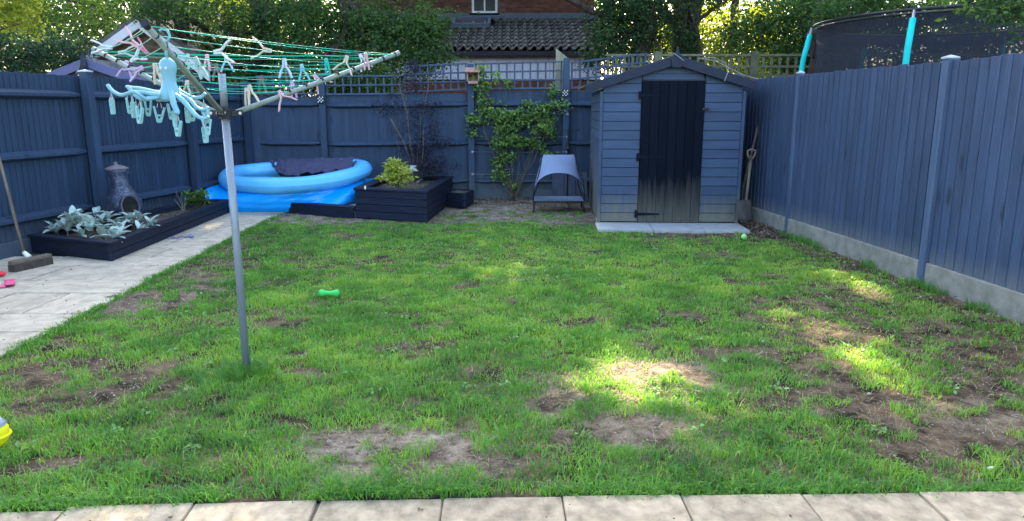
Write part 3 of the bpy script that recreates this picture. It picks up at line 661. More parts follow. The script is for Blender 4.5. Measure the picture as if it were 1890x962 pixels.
# right fence
def RX(y): return float(fence_r(y))
rf = thing('fence', 'weathered blue closeboard fence on concrete gravel boards along the right side', 'fence', (RX(6), 6, 0))
e = Vector((-math.sin(R(4.9)), math.cos(R(4.9)), 0)); angR = math.atan2(e.y, e.x)
def rp(y, off=0): return (RX(y)+off, y)
boards(rf, rp(1.6, .03), rp(12.2, .03), .145, 1.70, .128, M['fence_right'], -.035, .112, .006)
pyr = [3.5, 6.07, 8.62, 11.2]
for y in pyr: post(rf, RX(y)+.035, y, 1.86, M['post_worn'], angR, .085 if y < 7 else .06, M['capwhite'])
for a, b in ((1.6, 3.45), (3.55, 6.02), (6.12, 8.57), (8.67, 11.15)):
    mb = MB(); mb.bar((*rp(a, .022), .05), (*rp(b, .022), .05), .05, .27); part('gravel_board', mb, M['concrete'], rf, bevel=.004)
# trellis
def trellis(label, x0, x1, rows, rows1, y=12.0, m='trellis', pitch=.133, name='trellis_panel', zb=None, sw=.026):
    t = thing(name, label, 'trellis', ((x0+x1)/2, y, rows[-1]), 'trellis panels on the fences')
    for i, (a, b) in enumerate(zip(rows, rows1)):
        mb = MB(); mb.bar((x0, y-.013, a), (x1, y-.013, b), .02, sw); part('rail', mb, M[m], t, bevel=.002)
    n = max(2, int(round((x1-x0)/pitch))); pr = MB(); pr.box(-sw/2, 0, 0, sw/2, .014, 1)
    me = pmesh('slat', pr, M[m])
    for i in range(n+1):
        k = i/n; top = rows[0]+(rows1[0]-rows[0])*k; bot = rows[-1]+(rows1[-1]-rows[-1])*k
        inst('slat', me, t, (x0+.02+(x1-x0-.04)*k, y, bot-.01), (0, random.uniform(-.01,.01), 0), (1, 1, top-bot+.02))
    return t
trellis('low blue square trellis on the fence in the far left corner', -4.1, -3.1, (1.97, 1.85, 1.70), (1.97, 1.85, 1.70))
trellis('low blue square trellis partly under the overhanging tree branches', -3.0, -1.78, (1.97, 1.83, 1.69), (1.98, 1.84, 1.70))
trellis('tall blue square trellis left of the wooden bird box', -1.74, -.72, (2.12, 2.0, 1.87, 1.73), (2.17, 2.03, 1.89, 1.77))
trellis('tall blue square trellis between the bird box and the middle post', -.6, .81, (2.16, 2.03, 1.91, 1.775), (2.2, 2.06, 1.92, 1.79), pitch=.13)
trellis('tall blue square trellis rising behind the shed roof', .94, 2.15, (2.18, 2.06, 1.92, 1.79), (2.32, 2.19, 2.04, 1.90), pitch=.14, sw=.03)
ol = thing('fence', 'unpainted olive wooden fence topped with square trellis behind the shed', 'fence', (4, 12.9, 0))
for x in (2.3, 3.95, 5.75, 7.6): post(ol, x+.2, 12.9, 2.42, M['olive'], 0, .13)
boards(ol, (1.3, 12.95), (9.2, 12.95), 0, 1.92, .11, M['olive'], .05, .1)
tm = MB(); tm.box(-.022, 0, 0, .022, .016, 1); tme = pmesh('slat', tm, M['olive'])
for z in (2.36, 2.17, 2.02, 1.9):
    mb = MB(); mb.bar((1.6, 12.86, z), (9.2, 12.86, z), .02, .035); part('trellis_rail', mb, M['olive'], ol)
for i in range(54): inst('slat', tme, ol, (1.65+i*.14, 12.88, 1.9), (0,0,0), (1,1,.47))
tp = MB(); tp.add([(.72,12.25,0),(.9,12.25,0),(.9,12.4,0),(.72,12.4,0),(.72,12.25,2.42),(.9,12.25,2.28),(.9,12.4,2.28),(.72,12.4,2.42)],[(0,1,2,3),(4,5,6,7),(0,1,5,4),(1,2,6,5),(2,3,7,6),(3,0,4,7)])
solo('wooden_post', tp, M['rawwood'], 'thick unpainted wooden post with a sloping top behind the back fence', 'post', (.8,12.3,0), bevel=.004)
# checked solar lights
for (u, v), lb in (((592,184), 'small square black and white checked light on the left back fence post'), ((1043,172), 'small square black and white checked light on the post beside the shed')):
    p = at(u, v, 11.9); t = thing('fence_light', lb, 'light', (p.x, 11.915, p.z), 'checked lights on the back fence posts', world=False)
    b = MB(); b.box(-.055,-.03,-.06,.055,.0,.06); part('housing', b, M['blackmetal'], t, bevel=.008)
    b = MB()
    for i in range(4):
        for j in range(4):
            if (i+j) % 2 == 0: 
                cx_, cz_ = -.036+i*.024, -.036+j*.024; b.add([(cx_-.012,-.033,cz_),(cx_,-.033,cz_-.012),(cx_+.012,-.033,cz_),(cx_,-.033,cz_+.012)], [(0,1,2,3)])
    part('lens', b, M['white'], t)

# ================================================================= shed
shed = thing('garden_shed', 'dark blue shiplap garden shed with a black door and apex roof', 'shed', (1.12, 9.37, 0), rz=-R(2.2), world=False)
W_, D_, EH, RH, RXc = 1.795, 1.75, 1.69, 2.03, .91
ph = .1165
def siding(x0, x1, z, h, poly=None, m='shed', name='siding_board'):
    b = MB()
    poly = poly or [(x0, z), (x1, z), (x1, z+h), (x0, z+h)]
    b.prism(poly, .018)
    for i, v in enumerate(b.v):
        if v[2] > z+h*.7 and v[1] < .01: b.v[i] = (v[0], v[1]+.007, v[2])
    part(name, b, M[m], shed, bevel=.002)
z = .03; k = 0
def roof_z(x): return EH+(RH-EH)*(1-abs(x-RXc)/(RXc if x < RXc else W_-RXc))
while z < RH-.03:
    h = ph-.006
    if z+ph < 1.80: siding(.03, .505, z, h); siding(1.30, W_-.03, z, h)
    elif z < 1.80: siding(.03, .505, z, h if z+h < EH else h); siding(1.30, W_-.03, z, h)
    else:
        def xr(zz): return RXc*max(0, min(1, (zz-EH)/(RH-EH)))
        a0, a1 = xr(z), xr(z+h); b0 = W_-(W_-RXc)*(a0/RXc); b1 = W_-(W_-RXc)*(a1/RXc)
        z2 = min(z+h, RH-.002)
        siding(0, 0, z, h, [(a0+.02, z), (b0-.02, z), (max(b1-.02, RXc+.01), z2), (min(a1+.02, RXc-.01), z2)])
    z += ph; k += 1
for sx, xx_ in ((0, 0.0), (1, W_)):
    z = .03
    while z < EH-.02:
        h = min(ph-.006, EH-z); b = MB(); xo = -.0 if sx == 0 else W_
        xa, xb = (0, .018) if sx == 0 else (W_-.018, W_)
        b.box(xa, .02, z, xb, D_, z+h)
        for i, v in enumerate(b.v):
            if v[2] > z+h*.7 and abs(v[0]-xo) < .001: b.v[i] = (v[0]+(.007 if sx == 0 else -.007), v[1], v[2])
        part('siding_board', b, M['shedside'], shed, bevel=.002); z += ph
b = MB(); b.prism([(.02,.02),(W_-.02,.02),(W_-.02,EH-.02),(RXc,RH-.02),(.02,EH-.02)], .01, Matrix.Translation((0,.022,0))); part('lining', b, M['barge'], shed)
b = MB(); b.prism([(0,.02),(W_,.02),(W_,EH),(RXc,RH),(0,EH)], .02, Matrix.Translation((0,D_,0))); part('back_wall', b, M['shedside'], shed)
for x in (-.012, W_-.028):
    b = MB(); b.box(x, -.014, .01, x+.04, .03, EH-.01); part('corner_trim', b, M['shed'], shed, bevel=.003)
# door
dr = None
b = MB(); b.box(.512, -.004, .02, 1.292, .012, 1.80); dr = part('door', b, M['door'], shed)
nb = 7; wb = .78/nb
for i in range(nb):
    b = MB(); b.box(.512+i*wb+.0015, -.022, .022+random.uniform(-.004,.004), .512+(i+1)*wb-.0015, -.005, 1.80); part('door_board', b, M['door'], dr, bevel=.003)
for z in (1.63, .86, .13):
    b = MB(); b.add([(.50,-.029,z-.02),(.50,-.029,z+.02),(.78,-.029,z+.008),(.78,-.029,z-.008),(.50,-.023,z-.02),(.50,-.023,z+.02),(.78,-.023,z+.008),(.78,-.023,z-.008)],[(0,1,2,3),(4,5,6,7),(0,1,5,4),(1,2,6,5),(2,3,7,6),(3,0,4,7)])
    b.box(.47,-.027,z-.05,.498,-.015,z+.05); part('hinge', b, M['hinge'], dr)
b = MB(); b.box(1.27,-.036,1.45,1.36,-.023,1.475); b.tube([(1.30,-.04,1.46),(1.315,-.075,1.46)], .007, 6); part('latch', b, M['rust'], dr)
b = MB(); b.lathe([(.0,-.004),(.013,-.004),(.013,.004),(.0,.004)], 10, Matrix.Translation((1.215,-.026,.87)) @ Matrix.Rotation(R(90), 4, 'X')); part('keyhole', b, M['hinge'], dr)
siding(.52, 1.28, 1.818, .075)
b = MB(); b.box(.50,-.01,1.803,1.305,.02,1.815); part('door_head', b, M['barge'], shed)
# roof
xl, xr_ = -.20, 1.90; zl, zr = 1.735, 1.765; ap = 2.09
for (xa, za), nm in (((xl, zl), 1), ((xr_, zr), 2)):
    b = MB(); d = Vector((RXc-xa, 0, ap-za)).normalized(); nn = Vector((-d.z, 0, d.x)); nn = nn if nn.z > 0 else -nn
    A = Vector((xa, 0, za)); B = Vector((RXc, 0, ap)); t0 = nn*.004; t1 = nn*.022; vs = []
    for yv in (-.07, D_+.08):
        for p in (A+t0, B+t0, B+t1, A+t1): vs.append((p.x, yv, p.z))
    b.add(vs, [(0,1,2,3),(7,6,5,4),(0,1,5,4),(1,2,6,5),(2,3,7,6),(3,0,4,7)]); rp_ = part('roof_panel', b, M['felt'], shed)
    b = MB(); w2 = .115; dn = -nn*w2
    vs = []
    cut = Vector((0,0,-w2/ abs(nn.z)))
    for yv in (-.098, -.072):
        for p in (A+nn*.024, B+Vector((0,0,.024)), B+Vector((0,0,.024))+cut, A+nn*.024+Vector((0,0,-.105))): vs.append((p.x, yv, p.z))
    b.add(vs, [(0,1,2,3),(7,6,5,4),(0,1,5,4),(1,2,6,5),(2,3,7,6),(3,0,4,7)]); part('bargeboard', b, M['barge'], shed, bevel=.003)
b = MB(); b.prism([(-.055,-.13),(.055,-.13),(.075,-.02),(.04,.03),(.018,.055),(0,.125),(-.018,.055),(-.04,.03),(-.075,-.02)][::1], .02, Matrix.Translation((RXc,-.122,ap-.0))); part('finial', b, M['barge'], shed, bevel=.002)
# bramble stems lying over the shed roof
mb = MB()
for a in ([(1290,108),(1320,112),(1355,130),(1375,140),(1400,146)], [(1290,108),(1318,106),(1340,118),(1343,135),(1337,150)], [(1233,97),(1245,99),(1262,112)]):
    mb.tube([at(u, v, 9.18-(i*.01)) for i, (u, v) in enumerate(a)], .0045, 5)
solo('dry_bramble', mb, M['paletwig'], 'pale dry bramble stems trailing over the right slope of the shed roof', 'bramble', tuple(at(1320,110,9.2)))
# tools between shed and fence
t = thing('long_handled_fork', 'long wooden handled garden tool leaning behind the shed spade', 'garden fork', tuple(gp(1368,405)))
b = MB(); A = at(1372,345,9.5); B = at(1406,203,9.75); b.tube([A, B], .016, 8); part('handle', b, M['wood'], t, smooth=True)
b = MB(); A2 = at(1366,402,9.45); b.tube([A2, A], [.012,.017], 8)
for k in (-.05,-.017,.017,.05): b.tube([A2+Vector((k,0,.12)), A2+Vector((k,0,-.06))], .005, 5)
b.tube([A2+Vector((-.055,0,.12)), A2+Vector((.055,0,.12))], .006, 5); part('fork_head', b, M['blackmetal'], t)
t = thing('spade', 'rusty D handled spade standing between the shed and the right fence', 'spade', tuple(gp(1375,408)))
b = MB(); A = at(1377,372,9.1); B = at(1386,296,9.3); b.tube([A, B], .018, 8)
pts = [B, B+Vector((-.045,0,.06)), B+Vector((-.05,0,.12)), B+Vector((0,0,.14)), B+Vector((.05,0,.12)), B+Vector((.045,0,.06)), B]; b.tube(pts, .014, 6); part('handle', b, M['wood'], t, smooth=True)
b = MB(); c0 = at(1374,388,9.05)
def bl(u_, v_):
    x = (u_-.5)*.19*(1-.25*max(0, v_-.8)*3); return c0+Vector((x+.03*(v_-.5), -.05*v_+.03*math.cos(u_*math.pi*2)*.3, .13-.27*v_))
b.grid(bl, 7, 6); b2 = part('blade', b, M['rust'], t, smooth=True); sm = b2.modifiers.new('s', 'SOLIDIFY'); sm.thickness = .004

# ================================================================= planters
def planterwall(th_, parent, A, B, z1, rows, cap=.12, z0=0, thick=.03, m='black', capz=.028):
    A = Vector((*A, 0)); B = Vector((*B, 0)); d = (B-A).normalized(); n = Vector((d.y, -d.x, 0)); hh = (z1-z0)/rows
    for r in range(rows):
        b = MB(); a0 = A-n*thick/2; b0 = B-n*thick/2; b.bar((a0.x, a0.y, z0+hh*(r+.5)), (b0.x, b0.y, z0+hh*(r+.5)), thick, hh-.006)
        part('plank', b, M[m], parent, bevel=.003)
def capring(parent, poly, inner, z, h=.028, m='black'):
    n = len(poly)
    for i in range(n):
        j = (i+1) % n; b = MB(); b.slab([poly[i], poly[j], inner[j], inner[i]], z, z+h); part('rim_board', b, M[m], parent, bevel=.003)
def inset(poly, d, out=0):
    n = len(poly); c = Vector((sum(p[0] for p in poly)/n, sum(p[1] for p in poly)/n)); res = []
    for i in range(n):
        p = Vector(poly[i]); a = (p-Vector(poly[i-1])).normalized(); b = (Vector(poly[(i+1) % n])-p).normalized()
        na = Vector((-a.y, a.x)); nb = Vector((-b.y, b.x)); q = (na+nb); q /= max(.3, q.dot(na)); res.append(tuple(p+q*d))
    return res
def soil_poly(parent, poly, z, m='soil', amp=.02):
    xs_ = [p[0] for p in poly]; ys_ = [p[1] for p in poly]; n = len(poly)
    b = MB(); b.slab(poly, z-.1, z); s = part('soil', b, M[m], parent); return s
# poly anticlockwise (seen from above)
bp = [(-2.14,9.87),(-1.12,9.48),(-.95,11.62),(-2.05,11.75)]
pl = thing('raised_planter', 'tall black timber planter with a yellow green shrub and purple tree', 'planter', (-1.6, 10.6, 0), 'black timber planters')
for i in range(4): planterwall(0, pl, bp[i], bp[(i+1) % 4], .385, 4)
capring(pl, inset(bp, -.02), inset(bp, .14), .385); soil_poly(pl, inset(bp, .03), .34)
sp_ = [(-1.02,11.02),(-.70,10.83),(-.60,11.35),(-.92,11.5)]
pl2 = thing('small_planter', 'small black timber box planter beside the tall planter', 'planter', (-.8, 11.1, 0), 'black timber planters')
for i in range(4): planterwall(0, pl2, sp_[i], sp_[(i+1) % 4], .225, 2)
soil_poly(pl2, inset(sp_, .02), .20)
lw = thing('timber_edging', 'low black timber edging between the pool and the tall planter', 'edging', (-2.6, 10.1, 0))
b = MB(); b.bar((-3.2,10.38,.055), (-2.17,9.875,.055), .04, .13); part('plank', b, M['black'], lw, bevel=.003)
b = MB(); b.slab([(-3.2,10.36),(-2.16,9.86),(-2.13,10.02),(-3.1,10.5)], .122, .145); part('rim_board', b, M['black'], lw, bevel=.003)
b = MB(); b.slab([(-2.7,10.15),(-2.16,9.92),(-2.16,10.6),(-2.7,10.8)], -.02, .10); part('paving_slab', b, M['slabgrey'], lw)
lp = [(-3.92,6.96),(-4.07,10.50),(-4.3,10.42),(-4.50,10.25),(-4.9,7.9),(-5.0,7.42)]
lpl = thing('long_planter', 'long low black timber planter along the left fence', 'planter', (-4.3, 8.5, 0), 'black timber planters')
for a, b_ in ((5,0),(0,1),(1,2)): planterwall(0, lpl, lp[a], lp[b_], .165, 2 if a != 5 else 1)
capring(lpl, inset(lp, -.02), inset(lp, .09), .165, .026); soil_poly(lpl, inset(lp, .02), .12)
def scat(poly, n, z, smin, smax, name, label, cat, m):
    A_ = np.array(poly); lo, hi = A_.min(0), A_.max(0); pts = []
    while len(pts) < n:
        p = lo+(hi-lo)*rng.random(2); c = False; mm = len(poly)
        for i in range(mm):
            (xa, ya), (xb, yb_) = poly[i], poly[i-1]
            if (ya > p[1]) != (yb_ > p[1]) and p[0] < (xb-xa)*(p[1]-ya)/(yb_-ya)+xa: c = not c
        if c: pts.append(p)
    pts = np.array(pts); s = smin+(smax-smin)*rng.random(n)**3
    P, Q = rocks(n, pts[:, 0], pts[:, 1], s); P[:, 2] += z-np.repeat(gz(pts[:, 0], pts[:, 1]), 6)
    me = fastmesh(name, P, Q, M[m]); return me
for nm, poly, z, par in (('soil_crumbs', inset(lp, .1), .12, lpl), ('soil_crumbs', inset(bp, .15), .34, pl), ('soil_crumbs', inset(sp_, .04), .20, pl2)):
    me = scat(poly, 1500 if par is not pl2 else 250, z, .004, .022, nm, '', '', 'soil'); o = bpy.data.objects.new(nm, me); C.objects.link(o); o.parent = par; o.location = -Vector(OFF[par.name]); tag(o, kind='stuff')
# lamb's ear: every leaf a part
le = thing('silver_plant', 'silvery woolly leaved plant filling the near end of the long planter', 'plant', (-4.35, 7.55, .14))
def lleaf(L_, w_, seed):
    random.seed(seed); b = MB(); cup = random.uniform(.1, .35); bend = random.uniform(.25, .7)
    def fn(u, v):
        t = v; wd = w_*math.sin(math.pi*min(1, .12+t*.88))**.75*(1 if t < .97 else .2); x = (u-.5)*wd
        return Vector((x, L_*t*(1-.1*bend*t), L_*(-.45*bend*t*t)+abs(u-.5)*wd*cup*2))
    b.grid(fn, 3, 7); me = pmesh('leaf', b, M['lamb'], smooth=True); return me
LM = [lleaf(.13, .055, 1), lleaf(.155, .064, 2), lleaf(.105, .05, 3), lleaf(.13, .066, 4)]; random.seed(5)
cen = []
for i in range(34):
    cen.append((random.uniform(-4.88,-4.0), random.uniform(7.2,8.1)))
cnt = 0
for cx_, cy_ in cen:
    if cx_ > -4.05+(cy_-7)*-.04 or cy_ < 7.02+(-3.95-cx_)*.62: 
        cy_ = max(cy_, 7.12+(-3.95-cx_)*.6)
    hz = .16+.22*random.random()*max(.15, 1-abs(cx_+4.5)/.5)
    for j in range(8):
        if cnt > 280: break
        az = random.uniform(0, 6.28); el = random.uniform(.2, 1.3)
        inst('leaf', random.choice(LM), le, (cx_+random.uniform(-.02,.02), cy_, hz+.03*random.random()), Euler((el, 0, az)), [random.uniform(.85,1.25)]*3); cnt += 1
b = MB()
for cx_, cy_ in cen[:20]: b.tube([(cx_, max(cy_, 7.12+(-3.95-cx_)*.6), .12), (cx_, max(cy_, 7.12+(-3.95-cx_)*.6), .2)], .008, 5)
part('stems', b, M['twig'], le)
# chiminea
cp = at(232, 402, 8.25)
ch = thing('chiminea', 'speckled blue grey clay chiminea with a lid standing in the long planter', 'chiminea', (cp.x, 8.25, .12), rz=-R(40), world=False)
mt = Matrix.Identity(4)
def lean(b):
    for i, v in enumerate(b.v): b.v[i] = (v[0]-.30*max(0, v[2]-.28)**1.2+.0, v[1], v[2]+.25*v[0]*(1 if v[2] > .55 else 0)*.4)
b = MB(); b.lathe([(.0,.10),(.12,.10),(.155,.14),(.185,.20),(.195,.27),(.185,.34),(.155,.40),(.12,.45),(.098,.50),(.09,.56),(.095,.60),(.118,.635),(.122,.66),(.105,.665),(.085,.64),(.08,.5)], 28, mt); lean(b); body = part('body', b, M['chim'], ch, smooth=True)
b = MB(); b.lathe([(.125,.665),(.12,.685),(.06,.71),(.022,.72),(.02,.735),(.026,.745),(.0,.755)], 24, mt); lean(b); part('lid', b, M['chimlid'], ch, smooth=True)
mm = Matrix.Translation((.172, -.02, .265)) @ Matrix.Rotation(R(80), 4, 'Y')
b = MB(); b.lathe([(.07,.0),(.105,.01),(.108,.045),(.098,.06),(.082,.058),(.076,.03),(.076,-.02)], 22, mm, 1.35, 1.05); part('mouth', b, M['chim'], ch, smooth=True)
b = MB(); b.lathe([(.0,.040),(.078,.040)], 20, mm, 1.35, 1.05); part('firebox', b, M['ash'], ch)
b = MB()
for k in range(3):
    a = k*2.09+.4; b.tube([(.15*math.cos(a), .15*math.sin(a), .15), (.17*math.cos(a), .17*math.sin(a), .08), (.22*math.cos(a), .22*math.sin(a), .0)], .008, 6)
b.tube([(.15*math.cos(a), .15*math.sin(a), .115) for a in np.linspace(0, 6.28, 25)], .008, 5); part('stand', b, M['blackmetal'], ch)
b = MB(); b.lathe([(.0,.02),(.12,.02),(.115,.10),(.0,.10)], 20); part('base_ring', b, M['chim'], ch, smooth=True)
# stones
def stone(p, s, label, m='stone'):
    b = MB(); b.lathe([(0,-.4),(.7,-.3),(1,.0),(.75,.42),(.3,.55),(0,.6)], 9)
    for i, v in enumerate(b.v): k = 1+random.uniform(-.15,.15); b.v[i] = (p[0]+v[0]*s*k, p[1]+v[1]*s*.8*k, p[2]+v[2]*s*k)
    solo('stone', b, M[m], label, 'stone', tuple(p), smooth=True)
stone(gp(284,410,.14), .045, 'rounded pale stone lying on the soil right of the chiminea')
stone(gp(271,419,.14), .03, 'small flat stone beside the chiminea leg')
stone(gp(953,360,.03), .09, 'pale rounded stone at the foot of the climbing plant', 'stone')
stone(gp(1829,865,.0), .014, 'tiny white stone on the bare soil at lower right', 'white')
# shrub at the far end of the long planter
def bush(name, label, cat, base, ells, m, per, cs, ls, wr=.55, droop=.1, stems=8, sr=.006, sm='twig', up=.6, loc=None, face=None, group=None):
    t = thing(name, label, cat, base, group); mb = MB()
    for i in range(stems):
        c, r, k = ells[i % len(ells)]; e_ = Vector(c)+Vector([random.uniform(-.7,.7)*q for q in r]); limb(mb, Vector(base)+Vector((random.uniform(-.02,.02), 0, -.02)), e_, sr, sr*.4, 5, .2, 5)
    part('stems', mb, M[sm], t, smooth=True)
    P, T = clusters(ells, per, cs); k = P[:, 2] > base[2]-.02 if base[2] < .6 else P[:, 2] > -9; P, T = P[k], T[k]
    V, FA, TT = leaves(P, ls*(.7+.6*rng.random(len(P))), ls*wr*(.7+.5*rng.random(len(P))), droop, T+.08, up=up, face=face)
    leafobj('foliage', V, FA, TT, M[m], t); return t
bush('green_plant', 'leafy green plant at the far end of the long planter by the pool', 'plant', (-4.32,9.85,.12), [((-4.28,9.85,.28),(.16,.13,.12),22)], 'g_small', 16, .035, .055, .7)
t = thing('dry_twigs', 'bare dry twigs sticking up beside the leafy plant in the long planter', 'twigs', (-4.45, 9.6, .12)); b = MB()
for e_ in ((333,362),(325,352),(345,355),(322,368)): limb(b, (-4.4,9.65,.12), at(*e_, 9.6), .005, .002, 5, .2, 4)
part('twig', b, M['paletwig'], t)
# yellow-green shrub, ball of bright leaf whorls
sb = at(734, 347, 10.35)
bush('yellow_green_shrub', 'bright yellow green leafy shrub in the tall black planter', 'shrub', (sb.x, 10.35, .34), [pe(732,318,10.35,27,22,.2,62), pe(716,330,10.25,16,10,.12,14), pe(728,303,10.35,16,10,.12,18), pe(745,330,10.25,14,12,.12,14)], 'g_shrub', 14, .028, .058, .5, droop=-.15, stems=10, up=.3)
# purple acer
ab = at(770, 328, 11.3)
ac = bush('purple_tree', 'fine dark purple leaved young tree in the back of the tall planter', 'tree', (ab.x, 11.3, .34),
  [pe(760,150,11.5,40,22,.25,18), pe(730,190,11.5,45,18,.2,12), pe(785,200,11.5,38,18,.25,18), pe(775,235,11.4,45,22,.3,26), pe(800,262,11.4,40,16,.3,22), pe(765,285,11.4,35,22,.3,32), pe(800,305,11.3,44,18,.35,46), pe(770,120,11.6,28,14,.2,7), pe(720,205,11.4,25,8,.15,6)],
  'g_acer', 34, .085, .045, .3, droop=.3, stems=10, sr=.007)
mb = MB()
for a in ([(770,328),(757,270),(752,210),(742,175),(735,150)], [(775,325),(781,280),(781,240)], [(768,328),(745,262),(722,220)]):
    mb.tube([at(u, v, 11.25) for u, v in a], [.009,.008,.006,.005,.003][:len(a)], 6)
part('stem', mb, M['twig'], ac, smooth=True)
# white tag and slate marker
b = MB(); c = at(763,311,11.2); b.box(c.x-.055, 11.2, c.z-.045, c.x+.05, 11.206, c.z+.045)
solo('plant_tag', b, M['white'], 'white plastic plant tag standing behind the yellow green shrub', 'tag', (c.x, 11.2, .36), bevel=.002)
b = MB(); b.bar(gp(770,337,.37), gp(782,329,.37), .03, .02); solo('slate_marker', b, M['slate'], 'grey slate strip lying on the soil of the tall planter', 'marker', tuple(gp(775,334,.36)), bevel=.002)
b = MB(); c = gp(674,349,.42); b.lathe([(0,0),(.012,0),(.016,.02),(.01,.03),(.012,.045),(0,.05)], 10, Matrix.Translation((c.x, c.y, .414))); solo('small_ornament', b, M['white'], 'tiny white knob on the front left rim of the tall planter', 'ornament', (c.x, c.y, .414), smooth=True)

# ================================================================= pool
ringpx = [(420,329,10.95),(433,338,10.62),(470,342,10.38),(520,343,10.30),(575,339,10.34),(625,331,10.52),(658,321,10.80),(670,313,11.10),(663,308,11.45),(635,307,11.62),(590,309,11.68),(530,312,11.68),(475,315,11.6),(438,319,11.36)]
RP = [at(*p) for p in ringpx]
def catmull(P, n):
    out = []; k = len(P)
    for i in range(k):
        p0, p1, p2, p3 = P[i-1], P[i], P[(i+1) % k], P[(i+2) % k]
        for j in range(n):
            t = j/n; out.append(.5*((2*p1)+(p2-p0)*t+(2*p0-5*p1+4*p2-p3)*t*t+(3*p1-p0-3*p2+p3)*t**3))
    return out
RC = catmull(RP, 6)
pool = thing('paddling_pool', 'bright blue inflatable ring pool sagging in the corner with a dark cover', 'pool', (-3.3, 11.0, 0))
def ringfn(u, v):
    n = len(RC); x = u*n; i = int(x) % n; f_ = x-int(x); p = RC[i].lerp(RC[(i+1) % n], f_); d = (RC[(i+1) % n]-RC[i-1]).normalized()
    side = d.cross(Vector((0,0,1))).normalized(); a = v*2*math.pi; r = .118+.005*math.sin(u*40); 
    return p+side*math.cos(a)*r*1.12+Vector((0,0,1))*math.sin(a)*r
b = MB(); b.grid(ringfn, len(RC), 19, True); part('inflatable_ring', b, M['poolring'], pool, smooth=True)
flpx = [(381,366),(388,378),(415,388),(455,392.5),(520,392),(575,385),(625,381),(665,374),(690,362),(700,350),(690,345),(640,345),(560,345),(450,350)]
FP = [gp(u, v, .0) for u, v in flpx]
FP = [Vector((p.x, min(p.y, 11.85), p.z)) for p in FP]; FP[0] = at(382,364,10.42); FP[1] = at(391,379,10.42); FP[2] = at(412,387,10.40); FP[3] = gp(455,392,0)
FP[8] = Vector((-2.25,11.3,0)); FP[9] = Vector((-2.12,11.7,0)); FP[10] = Vector((-2.5,11.9,0)); FP[11] = Vector((-3.0,11.92,0)); FP[12] = Vector((-3.6,11.9,0)); FP[13] = at(385,357,10.65); FP[5] = gp(575,386,.05); FP[6] = gp(625,381,.1); FP[7] = gp(658,374,.1)
FC = catmull(FP, 6); cpool = Vector((-3.25, 11.1, 0))
def wallfn(u, v):
    n = len(RC); i = int(round(u*n)) % n; t = RC[i]-Vector((0,0,.10)); t = Vector((t.x+(cpool.x-t.x)*.0, t.y, t.z)); f_ = FC[i]
    p = f_.lerp(t, v**1.6); p.z = f_.z+(t.z-f_.z)*v; out = (Vector((p.x, p.y, 0))-cpool).normalized(); bulge = .075*math.sin(v*math.pi)**.8*(1-v*.4)
    wr = .010*math.sin(u*70+v*6)*math.sin(v*math.pi)+.014*math.sin(u*133-v*9)*v*v*(1-v)*3+.006*math.sin(v*22+u*9)
    p = p+out*(bulge+wr); p.z = max(p.z, .004); return p
b = MB(); b.grid(wallfn, len(RC), 14, True); part('side_wall', b, M['poolwall'], pool, smooth=True)
# fabric flap at the right
b = MB()
def flap(u, v): 
    A = at(676,330,11.0).lerp(at(699,330,11.45), u); B = Vector((-2.45,10.9,.08)).lerp(Vector((-2.05,11.4,.02)), u); p = A.lerp(B, v); return p+Vector((.05*math.sin(v*3.14), -.05*math.sin(v*3.14), 0))
b.grid(flap, 6, 8); part('loose_skirt', b, M['poolwall'], pool, smooth=True)
b = MB(); n = len(RC); vs = [tuple(p+(Vector((cpool.x, cpool.y, p.z))-p)*.06-Vector((0,0,.03))) for p in RC]; zc = sum(v[2] for v in vs)/n; b.add([(v[0], v[1], zc-.01) for v in vs]+[(cpool.x, cpool.y, zc-.01)], [(i, (i+1) % n, n) for i in range(n)]); part('water', b, M['water'], pool)
vp = at(398, 363, 10.75); b = MB(); b.tube([vp+Vector((0,.05,0)), vp+Vector((-.01,-.04,0))], .014, 8); part('valve', b, M['white'], pool)
# cover: thrown over the back half, gathered hem
cv = thing('pool_cover', 'crumpled dark purple grey cover pulled over the back half of the pool', 'cover', (-3.0, 11.4, .4))
def cov(u, v):
    TL, TR, BL, BR = at(503,297,11.82), at(668,294,11.75), at(520,325,10.9), at(686,311,10.98)
    p = TL.lerp(TR, u).lerp(BL.lerp(BR, u), v)
    p.z += .055*math.sin(math.pi*min(1, v*1.3+.15))*(1-v)+.012-.03*math.sin(math.pi*u)*math.sin(math.pi*v)*v
    p.z += .011*math.sin(u*38+4*v)*(.3+v)+.007*math.sin(u*79+v*9+1)+.006*math.sin(u*21-v*30); p.y += .02*math.sin(u*23+v*5)*v
    e_ = min(u, 1-u)
    if e_ < .06: p.z -= (.06-e_)*1.0
    if v < .08: p.z -= (.08-v)*1.6; p.y += .03
    return p
b = MB(); b.grid(cov, 70, 22); o = part('cloth', b, M['poolcover'], cv, smooth=True); s_ = o.modifiers.new('s', 'SOLIDIFY'); s_.thickness = .004
def ruffle(A, B, n, r, seed):
    random.seed(seed); pts = []; rs = []
    for i in range(n):
        t = i/(n-1); p = A.lerp(B, t)+Vector((random.uniform(-1,1), random.uniform(-1,1), random.uniform(-1,1)))*r*.8; pts.append(p); rs.append(r*random.uniform(.5,1.3))
    b = MB(); b.tube(pts, rs, 9); return b
part('hem', ruffle(at(502,298,11.72), at(520,322,10.98), 22, .028, 1), M['poolcover'], cv, smooth=True)
part('hem', ruffle(at(520,322,10.98), at(552,324,10.8), 14, .022, 2), M['poolcover'], cv, smooth=True)
part('hem', ruffle(at(655,300,11.3), at(685,316,11.05), 18, .03, 3), M['poolcover'], cv, smooth=True)
random.seed(9)

